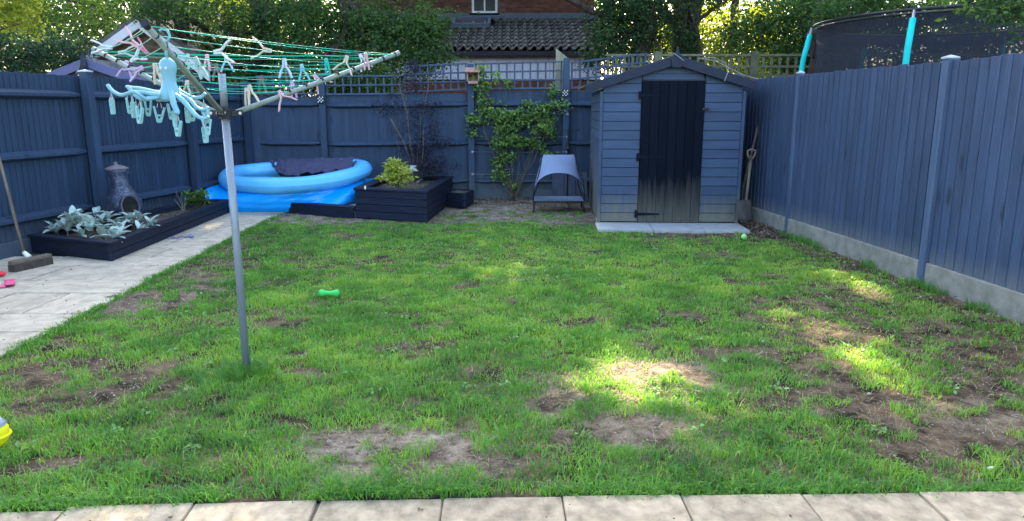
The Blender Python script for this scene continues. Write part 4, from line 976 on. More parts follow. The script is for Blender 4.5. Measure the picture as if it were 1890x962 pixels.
# ================================================================= pet bed
pb = thing('raised_pet_bed', 'raised grey canvas pet bed with a lilac sunshade beside the shed', 'pet bed', (.31, 10.40, 0), world=False, rz=-.03)
W2, D2 = .73, .55; hz = .155
for x in (0, W2):
    for y in (0, D2): b = MB(); b.tube([(x, y, 0), (x+(.02 if x == 0 else -.02), y, hz)], .012, 8); part('leg', b, M['blackmetal'], pb, smooth=True)
b = MB(); q = [(0,0,hz),(W2,0,hz),(W2,D2,hz),(0,D2,hz),(0,0,hz)]; b.tube(q, .012, 8); part('frame', b, M['blackmetal'], pb)
b = MB(); b.grid(lambda u, v: Vector((.01+u*(W2-.02), v*D2, hz+.014-.02*math.sin(u*3.14)*math.sin(v*3.14))), 12, 10); part('canvas', b, M['bedcloth'], pb, smooth=True)
b = MB()
def can(u, v):
    s = u*2-1; top = Vector((W2/2+.235*s, .40, .80)); bot = Vector((W2/2+.375*s*(1+.0*abs(s)), .02, .22+.34*math.sqrt(max(0, 1-abs(s)**2.4)))); k = v
    p = top.lerp(bot, k); p.x += .05*s*math.sin(k*3.14)*-.35*abs(s); p.z += .02*math.sin(k*3.14)*(1-abs(s)); return p
b.grid(can, 25, 10); o = part('canopy', b, M['canopy'], pb, smooth=True)
for s in (-1, 1):
    b = MB()
    def sd(u, v):
        A = Vector((W2/2+.235*s, .40, .80)); B = Vector((W2/2+.235*s+s*.03, .53, .74)); Cc = Vector((W2/2+.375*s, .02, .20)); D = Vector((W2/2+.375*s, .54, .2)); return A.lerp(B, u).lerp(Cc.lerp(D, u), v)
    b.grid(sd, 5, 6); part('side_mesh', b, M['mesh'] if s > 0 else M['canopy'], pb)
    b = MB(); b.tube([(W2/2+.37*s, .03, hz), (W2/2+.36*s, .15, .42), (W2/2+.235*s, .39, .795), (W2/2+.30*s, .50, .35), (W2/2+.37*s, .54, hz)], .008, 6); part('hoop', b, M['blackmetal'], pb, smooth=True)
b = MB(); b.tube([(W2/2+.375*(u*2-1),   .018, .22+.34*math.sqrt(max(0, 1-abs(u*2-1)**2.4))) for u in np.linspace(0, 1, 25)], .006, 5); part('piping', b, M['blackmetal'], pb)
t = thing('weathered_panel', 'weathered blue boarded panel leaning on the fence behind the pet bed', 'panel', (.9, 11.6, 0))
for i in range(3):
    b = MB(); x = at(1020, 350, 11.6).x+i*.19; b.add([(x,11.55,.0),(x+.18,11.55,.0),(x+.18,11.57,.0),(x,11.57,.0),(x,11.75,.46),(x+.18,11.75,.46),(x+.18,11.77,.46),(x,11.77,.46)], [(0,1,2,3),(4,5,6,7),(0,1,5,4),(1,2,6,5),(2,3,7,6),(3,0,4,7)]); part('board', b, M['boardgrey'], t, bevel=.003)
b = MB(); bx_ = at(1048, 300, 11.4).x; b.tube([(bx_, 11.4, .0), (bx_, 11.4, 1.15)], .013, 8); st = thing('garden_stand', 'slim dark metal garden stand with a crossbar behind the pet bed', 'stand', (bx_, 11.4, 0)); part('upright', b, M['blackmetal'], st)
b = MB(); b.tube([at(1030,240,11.4), at(1072,240,11.4)], .007, 6); part('crossbar', b, M['blackmetal'], st)
for a in (-1, 1): b = MB(); b.tube([at(1048,262,11.4), at(1048+a*9,275,11.4), at(1048+a*16,288,11.35)], .007, 6); part('brace', b, M['blackmetal'], st)
b = MB(); b.lathe([(.0,.0),(.03,.0),(.035,.03),(.02,.06),(.016,.14),(.0,.14)], 10, Matrix.Translation(at(1048,278,11.4))); part('collar', b, M['blackmetal'], st)

# ================================================================= climbing plant
mb = MB(); cb = Vector(gp(950, 364)); cb.y = 11.75; cb.x = .05
t = thing('climbing_plant', 'green climbing shrub trained on wires across the back fence', 'climber', (cb.x, 11.75, 0))
tips = [(905,300),(890,240),(900,170),(925,270),(940,230),(965,210),(985,260),(1010,220),(1030,190),(960,320),(1000,320),(930,330),(880,200),(1020,180),(905,340),(990,340),(950,290),(975,300),(940,300)]
for u, v in tips: limb(mb, cb+Vector((random.uniform(-.06,.06), 0, 0)), at(u, v, 11.82), .007, .003, 7, .22, 5)
part('stems', mb, M['twig'], t, smooth=True)
def cl(u, v, ru, rv, k): return pe(u, v, 11.82, ru, rv, .10, k)
ells = [cl(885,135,12,16,9),cl(890,160,14,16,10),cl(888,192,10,20,8),cl(900,185,9,14,4),cl(878,222,16,12,14),cl(876,240,7,14,5),cl(905,207,22,9,12),cl(920,215,22,14,22),cl(945,212,24,14,24),cl(962,222,20,16,20),cl(985,212,18,13,18),cl(1005,205,14,12,13),cl(1003,232,20,20,26),cl(1016,245,9,16,9),cl(995,262,14,10,10),cl(935,240,22,14,18),cl(925,262,18,16,22),cl(950,262,20,14,20),cl(970,258,16,12,12),cl(930,290,20,13,20),cl(915,300,12,8,7),cl(925,322,20,8,13),cl(945,340,14,10,7),cl(1018,170,10,12,8),cl(1025,190,14,8,7),cl(1037,198,8,4,3),cl(940,150,9,12,4),cl(912,140,8,10,4),cl(958,190,50,5,6),cl(1012,283,10,3,3)]
P, T = clusters(ells, 16, .04); V, FA, TT = leaves(P, .055*(.7+.6*rng.random(len(P))), .036*(.7+.5*rng.random(len(P))), .15, T+.1, up=.5, face=np.array([0,-.6,0])); leafobj('foliage', V, FA, TT, M['g_climb'], t)
# bird box
c = at(874, 138, 11.86); bb = thing('bird_box', 'small pinkish wooden bird box on top of the fence post', 'bird box', (c.x, 11.82, c.z-.14), world=False)
b = MB(); b.box(-.1,-.06,-.0,.09,-.045,.04); b.box(-.1,-.06,.0,-.085,.07,.2); b.box(.075,-.06,.0,.09,.07,.2); b.box(-.085,.055,.0,.075,.07,.2); part('box', b, M['birdbox'], bb)
b = MB(); b.add([(-.13,-.12,.17),(.11,-.12,.17),(.11,.08,.24),(-.13,.08,.24),(-.13,-.12,.185),(.11,-.12,.185),(.11,.08,.255),(-.13,.08,.255)], [(0,1,2,3),(4,5,6,7),(0,1,5,4),(1,2,6,5),(2,3,7,6),(3,0,4,7)]); part('roof', b, M['birdbox'], bb)
b = MB(); b.box(-.085,-.05,-.005,.075,.055,.0); part('floor', b, M['birdbox'], bb)

# ================================================================= rotary airer
HUB = Vector((-1.505, 3.885, 1.445))
ra = thing('rotary_airer', 'rotary clothes airer with a grey pole and green lines on the lawn', 'rotary airer', (-1.5, 3.89, 0))
b = MB(); b.tube([(-1.5,3.89,-.1), (-1.5,3.89,.8), tuple(HUB+Vector((0,0,.02)))], .0205, 20); part('pole', b, M['pole'], ra, smooth=True)
b = MB(); b.tube([HUB+Vector((0,0,.03)), HUB+Vector((.0,0,.20))], .0185, 20); part('inner_pole', b, M['pole'], ra, smooth=True)
b = MB(); b.lathe([(.026,-.03),(.034,-.03),(.034,.03),(.026,.03)], 16, Matrix.Translation(HUB)); hub = part('hub', b, M['blackmetal'], ra)
TIP = [at(733,99,4.53), at(268,45,2.93), at(175,92,4.16)]
for T_ in TIP:
    d = (T_-HUB); d2 = Vector((d.x, d.y, 0)).normalized(); s0 = HUB+d2*.05
    b = MB(); b.tube([s0, T_], .0135, 14); arm = part('arm', b, M['arm'], ra, smooth=True)
    b = MB(); b.tube([s0.lerp(T_, .985), s0.lerp(T_, 1.012)], .0155, 12); part('end_cap', b, M['blackmetal'] if T_ is TIP[1] else M['arm'], arm)
    b = MB(); sd = d2.cross(Vector((0,0,1)))
    b.bar(HUB+d2*.02+sd*.016, HUB+d2*.085+sd*.016, .006, .03); b.bar(HUB+d2*.02-sd*.016, HUB+d2*.085-sd*.016, .006, .03); part('bracket', b, M['blackmetal'], hub)
    b = MB(); b.tube([HUB+d2*.07+sd*.024, HUB+d2*.07-sd*.024], .008, 10); part('rivet', b, M['steel'], hub)
LN = []; NR = 8
for i in range(NR):
    f_ = .34+.66*i/(NR-1)
    if i == NR-1: f_ = .985
    C3 = [HUB+(T_-HUB)*f_ for T_ in TIP]
    for a in range(3):
        A, B = C3[a], C3[(a+1) % 3]; n = 9; sg = .010+.012*random.random()
        pts = [A.lerp(B, k/(n-1))-Vector((0,0,sg*4*(k/(n-1))*(1-k/(n-1)))) for k in range(n)]
        b = MB(); b.tube(pts, .0018, 5); part('washing_line', b, M['line'], ra); LN.append(pts)
        d = (TIP[a]-HUB).normalized(); b = MB(); b.tube([C3[a]-d*.005, C3[a]+d*.005], .0155, 10); part('line_eyelet', b, M['line'] if i > 7 else M['blackmetal'], ra)
# doubled outermost line and two loose grey cords
for a in range(3):
    A, B = HUB+(TIP[a]-HUB)*.965, HUB+(TIP[(a+1) % 3]-HUB)*.99; n = 9
    pts = [A.lerp(B, k/(n-1))-Vector((0,0,.035*4*(k/(n-1))*(1-k/(n-1))/2)) for k in range(n)]; b = MB(); b.tube(pts, .0018, 5); part('washing_line', b, M['line'], ra); LN.append(pts)
def proj(p):
    z = p[2]-HC; d = p[1]*CT-z*ST; up = p[1]*ST+z*CT; return CX+F*p[0]/d, CY-F*up/d
def nearest_line(u, v, bias=0):
    best = None
    for pts in LN:
        for k in range(len(pts)-1):
            for t in (0,.25,.5,.75):
                p = pts[k].lerp(pts[k+1], t); q = proj(p); d = (q[0]-u)**2+(q[1]-v)**2
                if best is None or d < best[0]: best = (d, p)
    return best[1]
# pegs
PM = {k: mat('peg_'+k, c, .5, .06, 10, .05, trans=.15 if k not in ('cream','brown') else 0) for k, c in dict(white=(.62,.68,.70), cream=(.55,.5,.38), pink=(.70,.46,.50), lilac=(.55,.42,.66), aqua=(.22,.62,.68), turquoise=(.02,.5,.48), brown=(.14,.12,.10), green=(.42,.6,.55), rose=(.6,.22,.28), blue=(.45,.62,.75)).items()}
spring = mat('peg_spring', (.25,.22,.2), .5, .1, 20, 0, metallic=.6)
def pegmesh(spread, s):
    b = MB(); L_ = .078; a = spread
    # one leg: jaw at top (0,0), pivot at a third, tail spreads
    pts = [(.0035, .006), (.0045, -.006), (.006, -.028), (.006+a*.05, -.05), (.004+a*.095, -L_)]
    wd = [.006, .008, .0095, .009, .007]
    vs = []; th_ = .0065
    for (x, z), w_ in zip(pts, wd):
        for dx, dy in ((-th_/2,-w_/2),(th_/2,-w_/2),(th_/2,w_/2),(-th_/2,w_/2)): vs.append((s*(x*1.15+dx*1.5), dy*1.5, z*1.15))
    fs = [(i*4+j, i*4+(j+1) % 4, i*4+4+(j+1) % 4, i*4+4+j) for i in range(4) for j in range(4)]+[(0,1,2,3),(19,18,17,16)]
    b.add(vs, fs); return b
pegs = [ # clamp point, tail direction (image right, up), colour, spread, label
 (205,88,(-1,.05),'white',.25,'white peg lying flat near the tip of the left airer arm'),
 (222,92,(1,.1),'green',.25,'pale green peg on the lines just right of the left arm tip'),
 (255,86,(-.9,.7),'pink',.3,'pink peg clipped high up left of the octopus hook'),
 (272,98,(-.7,.8),'rose',.2,'rose peg on the line beside the octopus hook'),
 (233,118,(-.2,-1),'lilac',.35,'lilac peg hanging from the left arm with open legs'),
 (243,118,(.9,.5),'white',.35,'white peg crossing the left airer arm'),
 (262,128,(-1,-.5),'lilac',.25,'lilac peg on the line left of the octopus head'),
 (284,118,(.05,-1),'cream',.12,'cream peg hanging straight beside the octopus head'),
 (352,98,(-.35,-1),'green',.2,'pale green peg right of the dark front arm'),
 (360,108,(.3,-1),'green',.1,'narrow pale green peg behind the dark front arm'),
 (380,104,(0,-1),'pink',.1,'small pink peg on the inner lines'),
 (403,122,(.0,-1),'brown',.15,'brown wooden peg on the inner lines left of the pole'),
 (397,92,(1,.1),'white',.45,'white peg sticking out sideways above the pole'),
 (419,107,(.0,-1),'blue',.3,'pale blue peg hanging directly above the pole'),
 (345,146,(-.1,-1),'cream',.2,'cream peg low down behind the dark front arm'),
 (355,152,(.1,-1),'brown',.12,'brown peg low down next to the dark front arm'),
 (500,98,(-1,.15),'cream',.42,'cream peg lying open on the upper back line'),
 (520,113,(0,-1),'blue',.25,'pale blue peg hanging left of a brown one'),
 (529,119,(.05,-1),'brown',.08,'brown peg hanging behind a pale blue one'),
 (554,118,(.1,-1),'aqua',.25,'bright aqua peg hanging midway along the lines'),
 (601,107,(.05,-1),'turquoise',.06,'slim turquoise peg near the middle of the right side'),
 (640,108,(-.3,-1),'cream',.45,'cream peg with open legs near the right arm'),
 (662,103,(.45,-1),'white',.3,'white peg beside the outer end of the right arm'),
 (673,98,(.0,-1),'pink',.08,'small pink peg closest to the right arm tip'),
 (485,140,(.05,-1),'brown',.15,'brown wooden peg on the low inner line right of the pole'),
 (461,160,(.25,-1),'cream',.2,'cream peg hanging just right of the pole'),
 (456,162,(.0,-1),'cream',.05,'thin cream peg tucked behind another cream one near the pole'),
 (514,166,(.5,-.8),'pink',.5,'pink peg clipped on the lower part of the right arm'),
 (539,152,(.05,-1),'lilac',.08,'slim lilac peg hanging beside the lower right arm'),
 (576,142,(.6,-.75),'pink',.45,'pink peg clipped on the middle of the right arm')]
pegM = {}
for i, (u, v, (dx, dz), colr, spd, lb) in enumerate(pegs):
    p = nearest_line(u, v); t = thing('clothes_peg', lb, 'peg', tuple(p), 'clothes pegs on the airer', world=False)
    d = Vector((dx, random.uniform(-.25,.25), dz)).normalized()
    # local -Z -> d
    q = Vector((0,0,-1)).rotation_difference(d) if d.z < .999 else Quaternion((0,1,0), math.pi)
    t.rotation_mode = 'XYZ'; t.rotation_euler = q.to_euler()
    for s in (-1, 1): part('peg_leg', pegmesh(spd, s), PM[colr], t, bevel=.001)
    b = MB(); b.tube([(-.014,0,-.032), (.014,0,-.032)], .005, 7); part('spring', b, spring, t)
# octopus peg hanger on the front arm
hp = at(306, 70, 3.12); oc = thing('octopus_peg_hanger', 'pale aqua octopus shaped peg hanger hooked on the front airer arm', 'peg hanger', tuple(at(308,190,3.12)))
o0 = at(308, 112, 3.12); sc = 3.12/F
b = MB(); A = at(307,103,3.12)
b.tube([A+Vector((0,0,-.012)), A+Vector((0,0,.02)), A+Vector((-.006,0,.035)), A+Vector((.0,0,.05)), A+Vector((.014,0,.062)), A+Vector((.022,0,.08)), A+Vector((.014,0,.1)), A+Vector((-.004,0,.106)), A+Vector((-.018,0,.098))], [.006]*5+[.0055]*4, 9); part('hook', b, M['octo'], oc, smooth=True)
cz = at(308,107,3.12); z_ = lambda v: at(308, v, 3.12).z
prof = [(0, z_(106)), (.013, z_(107)), (.025, z_(111)), (.033, z_(118)), (.0345, z_(126)), (.031, z_(134)), (.0275, z_(142)), (.027, z_(150)), (.031, z_(160)), (.041, z_(170)), (.048, z_(182)), (.044, z_(186)), (0, z_(186))]
b = MB(); b.lathe(prof, 26, Matrix.Translation((cz.x, 3.12, 0))); body = part('body', b, M['octo'], oc, smooth=True)
for du in (-4.5, 5):
    e_ = at(308+du, 127, 3.12); b = MB(); mt = Matrix.Translation((e_.x, 3.12-.0335, e_.z)) @ Matrix.Rotation(R(90), 4, 'X'); b.lathe([(0,.004),(.004,.003),(.0055,0),(.004,-.003)], 12, mt, .8, 1.3); ey = part('eye', b, M['white'], oc, smooth=True)
    b = MB(); b.lathe([(0,.0055),(.002,.0045),(.0022,.0)], 8, mt @ Matrix.Translation((.0015,0,0))); part('pupil', b, M['pupil'], ey)
TN = [[(300,172,0),(292,176,-.04),(270,172,-.06),(245,170,-.07),(225,176,-.06),(208,168,-.05),(199,157,-.04)],
      [(298,176,0),(285,180,-.01),(265,183,.02),(250,176,.03),(238,162,.04)],
      [(302,170,.02),(288,170,.08),(262,164,.12),(246,162,.14),(234,160,.15)],
      [(303,178,0),(288,180,-.05),(270,183,-.08),(258,176,-.1),(249,170,-.1)],
      [(314,165,-.02),(318,180,-.05),(322,195,-.07),(327,206,-.08),(326,210,-.09)],
      [(318,170,0),(335,176,.0),(352,186,-.01),(362,198,-.02),(375,203,-.02),(384,199,-.02)],
      [(318,172,-.02),(336,184,-.04),(350,200,-.05),(362,213,-.06),(375,219,-.06),(386,216,-.06)],
      [(318,162,.03),(338,172,.05),(355,180,.07),(370,180,.08),(379,172,.08)]]
tipsP = []
for tn in TN:
    P = [at(u, v, 3.12+dy) for u, v, dy in tn]; Q = []
    for i in range(len(P)-1):
        p0, p1, p2, p3 = P[max(i-1,0)], P[i], P[i+1], P[min(i+2, len(P)-1)]
        for j in range(4):
            t = j/4; Q.append(.5*((2*p1)+(p2-p0)*t+(2*p0-5*p1+4*p2-p3)*t*t+(3*p1-p0-3*p2+p3)*t**3))
    Q.append(P[-1]); n = len(Q); b = MB(); b.tube(Q, [.0145-.005*i/n for i in range(n)], 8, True, .7); part('tentacle', b, M['octo'], body, smooth=True)
b = MB(); b.bar(at(293,186,3.12), at(340,187,3.12), .05, .006); part('base_plate', b, M['clip'], body)
def clipmb(open_):
    b = MB(); h = .058; a = .008+open_*.006
    for s in (-1, 1):
        x0_, x1_ = s*a*1.5, s*.0055
        b.add([(x0_-.003,-.006,0),(x0_+.003,-.006,0),(x0_+.003,.006,0),(x0_-.003,.006,0),(x1_-.0032,-.007,-h),(x1_+.0032,-.007,-h),(x1_+.0032,.007,-h),(x1_-.0032,.007,-h)], [(0,1,2,3),(4,5,6,7),(0,1,5,4),(1,2,6,5),(2,3,7,6),(3,0,4,7)])
        b.lathe([(0,-.004),(.005,-.003),(.005,.003),(0,.004)], 8, Matrix.Translation((x0_,0,0)) @ Matrix.Rotation(R(90), 4, 'X'))
    b.box(-.009,-.007,-.036,.009,.007,-.028); b.box(-.0065,-.007,-h-.004,.0065,.007,-h+.012); return b
cm_ = [pmesh('clip', clipmb(k), M['clip'], .0008) for k in (0, .5, 1)]
wr = MB(); wr.tube([(-.009,0,0), (-.007,0,.016), (0,0,.026), (.007,0,.016), (.009,0,0)], .0012, 4); wr.tube([(0,0,.026),(0,0,.036)], .0012, 4); wm_ = pmesh('wire_loop', wr, M['steel'])
for i, (u, v, dy, k, tl) in enumerate([(206,183,-.04,0,0),(239,183,.05,0,.05),(255,190,.04,0,-.08),(258,200,-.1,1,.15),(273,188,.1,0,.05),(294,199,.0,2,.1),(317,194,.06,2,.1),(322,207,-.04,2,.12),(328,224,-.08,2,.1),(346,199,-.04,1,.15),(352,197,.05,1,-.05),(378,200,-.02,1,-.1),(381,222,-.06,1,.0),(378,236,-.06,0,.0),(245,190,-.03,1,.1)]):
    p = at(u, v, 3.12+dy); e_ = Euler((0, tl, random.uniform(-.9,.9))); o = inst('clip', cm_[k], oc, p, e_); w_ = bpy.data.objects.new('wire_loop', wm_); C.objects.link(w_); w_.parent = o

# ================================================================= bits on the ground
bh0, bh1 = gp(22, 503), gp(93, 487); bc = (bh0+bh1)/2
t = thing('broom', 'wooden yard broom leaning on the left fence beside the long planter', 'broom', tuple(bc))
b = MB(); b.bar(bh0+Vector((0,0,.085)), bh1+Vector((0,0,.085)), .075, .035); part('broom_head', b, M['wood'], t, bevel=.006)
b = MB(); b.bar(bh0+Vector((0,0,.034)), bh1+Vector((0,0,.034)), .088, .066); br = part('bristles', b, M['bristle'], t, bevel=.004)
n = 500; b = MB(); dd = (bh1-bh0); sd = dd.cross(Vector((0,0,1))).normalized()
for i in range(260):
    p = bh0+dd*random.random()+sd*random.uniform(-.04,.04); b.tube([p+Vector((0,0,.06)), p+sd*random.uniform(-.02,.02)+Vector((0,0,.001))], .0035, 3, False)
part('bristle_tufts', b, M['bristle'], br, kind='stuff')
s0 = bc+Vector((-.02,.02,.10)); s1 = at(44,466,bc.y+.03); s2 = at(0,300,bc.y+.12); top_ = s1+(s2-s1)*1.25
b = MB(); b.tube([s0, s1], [.024,.02], 12); part('socket', b, M['white'], t, smooth=True)
b = MB(); b.tube([s1-(s2-s1)*.02, s1.lerp(top_, .5), top_], .0145, 10); part('handle', b, M['wood'], t, smooth=True)
c = gp(5, 511); b = MB(); b.lathe([(0,-.024),(.02,-.018),(.034,-.005),(.036,.006),(.024,.02),(0,.026)], 14, Matrix.Translation((c.x-.02, c.y, .026)), 1.5, 1); solo('red_toy', b, M['red'], 'small red oval plastic toy on the paving by the broom', 'toy', (c.x-.02, c.y, .026), smooth=True)
t = thing('pink_spade', 'pink plastic toy spade lying on the paving in front of the broom', 'toy', tuple(gp(10,528)))
b = MB(); b.tube([gp(-25,530,.014), gp(10,529,.014)], .011, 8); part('handle', b, M['pink'], t, smooth=True)
b = MB(); b.grid(lambda u, v: gp(8+20*u, 531-9*(v)*(1) - 2*u, .006)+Vector((0,0,.02*abs(v-.5)*2+.004)), 6, 6); o = part('scoop', b, M['pink'], t, smooth=True); s_ = o.modifiers.new('s', 'SOLIDIFY'); s_.thickness = .005
c = at(-13, 820, 2.93); t = thing('yellow_toy', 'bright yellow rounded plastic toy with a grey top at the left lawn edge', 'toy', (c.x, c.y, 0.02), world=False)
b = MB(); b.lathe([(0,.0),(.035,.005),(.060,.03),(.068,.065),(.064,.09),(.056,.105),(.045,.11),(0,.112)], 28); part('body', b, M['yellow'], t, smooth=True)
b = MB(); b.lathe([(.058,.104),(.060,.108),(.04,.135),(0,.14)], 24); part('top', b, M['greygloss'], t, smooth=True)
b = MB(); b.lathe([(.0655,.05),(.074,.055),(.074,.062),(.066,.067)], 28); part('rim', b, M['yellow'], t, smooth=True)
c = gp(608, 548); mt = Matrix.Translation((c.x, c.y, .030)) @ Matrix.Rotation(R(-4), 4, 'Z') @ Matrix.Rotation(R(90), 4, 'Y'); b = MB()
b.lathe([(0,-.085),(.018,-.082),(.03,-.068),(.032,-.055),(.024,-.04),(.019,-.02),(.018,.0),(.019,.02),(.024,.04),(.032,.055),(.03,.068),(.018,.082),(0,.085)], 16, mt); solo('bone_toy', b, M['bone'], 'bright green rubber bone toy lying on the lawn', 'toy', (c.x, c.y, .03), smooth=True)
c = gp(1373, 443); b = MB(); b.lathe([(.034*math.sin(a), -.034*math.cos(a)) for a in np.linspace(0, math.pi, 12)], 18, Matrix.Translation((c.x, c.y, .036))); solo('tennis_ball', b, M['ball'], 'pale green tennis ball on the soil in front of the shed paving', 'ball', (c.x, c.y, .036), smooth=True)
t = thing('rope_toy', 'knotted blue and white rope toy on the side path', 'toy', tuple(gp(335,438)))
b = MB(); b.tube([gp(u, v, .014) for u, v in ((311,440),(318,438),(326,439),(334,436),(343,437),(350,435))], [.006,.012,.009,.010,.009,.012], 7); part('rope', b, M['rope'], t, smooth=True)
kp = gp(353,436,.02); b = MB(); b.lathe([(0,-.028),(.02,-.022),(.03,-.004),(.027,.012),(.016,.026),(0,.03)], 10, Matrix.Translation(kp)); part('knot', b, M['rope'], t, smooth=True)
n = 220; xd = -4.6+1.5*rng.random(n); yd = 3.2+7*rng.random(n); xd2 = -2.4+5.2*rng.random(36); yd2 = 2.28+.26*rng.random(36)
xd = np.concatenate([xd, lawn_left(yd)-.01-.09*rng.random(n)**2, xd2]); yd = np.concatenate([yd, yd, yd2]); P, Q = rocks(len(xd), xd, yd, .003+.006*rng.random(len(xd))**3); P[:, 2] += .003-np.repeat(gz(xd, yd), 6)
me = fastmesh('paving_debris', P, Q, M['soil']); o = bpy.data.objects.new('paving_debris', me); C.objects.link(o); tag(o, 'specks of soil and grit scattered on the pale paving', 'debris', kind='stuff')
# leaf litter by the shed and fences
n = 2600; xs_ = 2.95+.62*rng.random(n)*1; ys_ = 8.35+1.0*rng.random(n); k = (xs_ < fence_r(ys_)-.03); xs_, ys_ = xs_[k], ys_[k]
x2 = -.9+2.2*rng.random(1600); y2 = 11.9-.75*rng.random(1600)**1.6; x3 = np.full(500, 0.)+fence_r(3+5*rng.random(500)); y3 = (4.0/math.cos(R(4.9))-x3)/math.tan(R(4.9)); x3 = x3-.05-.3*rng.random(500)
PX = np.concatenate([xs_, x2, x3]); PY = np.concatenate([ys_, y2, np.abs(y3)]); k = (PY < 12) & (PY > 2.8); PX, PY = PX[k], PY[k]; P = np.stack([PX, PY, gz(PX, PY)+.012+.02*rng.random(len(PX))], -1)
V, FA, TT = leaves(P, .03*(.5+rng.random(len(P))), .018, 0, None, up=2.5); M['litter'] = leafmat('litter', (.06,.04,.03), (.14,.10,.07), (.3,.23,.17), trans=.05)
me = fastmesh('leaf_litter', V, FA, M['litter'], TT); o = bpy.data.objects.new('leaf_litter', me); C.objects.link(o); tag(o, 'dry brown fallen leaves and bark along the fences and shed', 'leaf litter', kind='stuff')

# ================================================================= trampoline
tc_ = Vector((6.0, 10.1, 0)); TR = 1.85
tr = thing('trampoline', 'trampoline with black safety net and turquoise poles beyond the right fence', 'trampoline', tuple(tc_), world=False)
circ = lambda r, z, n=49: [(r*math.cos(a), r*math.sin(a), z) for a in np.linspace(0, 2*math.pi, n)]
b = MB(); b.tube(circ(TR, 2.59), .02, 8, False); part('top_ring', b, M['blackmetal'], tr, smooth=True)
b = MB(); b.tube(circ(TR-.02, 2.557), .007, 5, False); part('top_trim', b, M['steel'], tr)
b = MB(); b.grid(lambda u, v: Vector(((TR-.06)*math.cos(u*6.2832), (TR-.06)*math.sin(u*6.2832), .9+1.67*v)), 48, 3, True); part('net', b, M['net'], tr, smooth=True)
b = MB(); b.grid(lambda u, v: Vector(((TR-.055+.01*math.sin(u*90))*math.cos(u*6.2832), (TR-.055)*math.sin(u*6.2832), 2.41+.15*v)), 48, 2, True); part('net_band', b, M['net'], tr)
b = MB(); b.grid(lambda u, v: Vector(((TR-.3+.42*v)*math.cos(u*6.2832), (TR-.3+.42*v)*math.sin(u*6.2832), .92-.03*v)), 48, 3, True); o = part('edge_pad', b, M['turq'], tr); s_ = o.modifiers.new('s', 'SOLIDIFY'); s_.thickness = .04
b = MB(); b.lathe([(0,.87),(TR-.3,.87),(TR-.3,.88),(0,.88)], 40); part('mat', b, M['mesh'], tr)
AZ1 = R(162)
base_az = math.atan2(at(1488,100,9.3).y-tc_.y, at(1488,100,9.3).x-tc_.x)
az1 = AZ1
for k, a in enumerate([az1+i*1.078 for i in range(2)]+[az1+2.14, az1+3.2, az1+4.2, az1+5.24]):
    rx = lambda r, z: (r*math.cos(a), r*math.sin(a), z)
    b = MB(); b.tube([rx(TR+.12, 0), rx(TR+.12, 1.9), rx(TR+.10, 2.15), rx(TR+.02, 2.58)], .018, 8); po = part('pole', b, M['steel'], tr, smooth=True)
    b = MB(); b.tube([rx(TR+.12, .95), rx(TR+.12, 1.9), rx(TR+.10, 2.15), rx(TR+.035, 2.49)], .036, 12); part('foam_sleeve', b, M['turq'], po, smooth=True)
for k in range(6):
    a = k*1.047+.2; b = MB(); b.tube([((TR)*math.cos(a), TR*math.sin(a), .0), (TR*math.cos(a), TR*math.sin(a), .88)], .025, 8); part('leg', b, M['steel'], tr)

# ================================================================= neighbour's shed and gabled house (left)
ns = thing('neighbour_shed', 'dark shed with lilac painted bargeboards beyond the left fence', 'shed', (-6.4, 11.2, 0))
AP = at(157,111,11); EL = at(88,139,11); ER = at(305,162,11)
b = MB(); b.prism([(EL.x+.05,0),(ER.x-.05,0),(ER.x-.05,ER.z-.03),(AP.x,AP.z-.03),(EL.x+.05,EL.z-.03)], .03, Matrix.Translation((0,11.05,0))); part('wall', b, M['darkwall'], ns)
for E_ in (EL, ER):
    b = MB(); vs = []
    for yv in (10.98, 11.02):
        for p in (AP+Vector((0,0,.03)), E_+Vector((0,0,.03)), E_-Vector((0,0,.10)), AP-Vector((0,0,.10))): vs.append((p.x, yv, p.z))
    b.add(vs, [(0,1,2,3),(7,6,5,4),(0,1,5,4),(1,2,6,5),(2,3,7,6),(3,0,4,7)]); part('bargeboard', b, M['purple'], ns)
    b = MB(); vs = []
    for yv in (11.03, 13.2):
        for p in (AP+Vector((0,0,.03)), E_+Vector((0,0,.03)), E_+Vector((0,0,.0)), AP+Vector((0,0,.0))): vs.append((p.x, yv, p.z))
    b.add(vs, [(0,1,2,3),(7,6,5,4),(0,1,5,4),(1,2,6,5),(2,3,7,6),(3,0,4,7)]); part('roof_panel', b, M['darkwall'], ns)
b = MB(); c = AP; b.prism([(-.05,-.12),(.05,-.12),(.03,.0),(.0,.10),(-.03,.0)], .03, Matrix.Translation((c.x, 10.94, c.z+.02))); part('finial', b, M['darkwall'], ns)
lm = thing('wall_lamp', 'small dark lamp with a white shade on the shed gable', 'lamp', (AP.x+.02, 10.85, AP.z-.2), world=False)
b = MB(); b.lathe([(.02,.12),(.05,.06),(.085,.0),(.08,-.01),(0,.0)], 16); part('hood', b, M['blackmetal'], lm, smooth=True)
b = MB(); b.lathe([(.06,-.005),(.055,-.03),(.03,-.05),(0,-.055)], 14); part('shade', b, M['white'], lm, smooth=True)
gh = thing('gabled_house', 'brick house gable with white bargeboards behind the left trees', 'house', (-7.2, 13.6, 0))
AP = at(262,42,13.6); EL = at(150,123,13.6); ER = at(392,140,13.6)
b = MB(); b.prism([(EL.x+.3,0),(ER.x-.3,0),(ER.x-.3,ER.z),(AP.x,AP.z-.05),(EL.x+.3,EL.z)], .25, Matrix.Translation((0,13.7,0))); part('wall', b, M['yellowbrick'], gh)
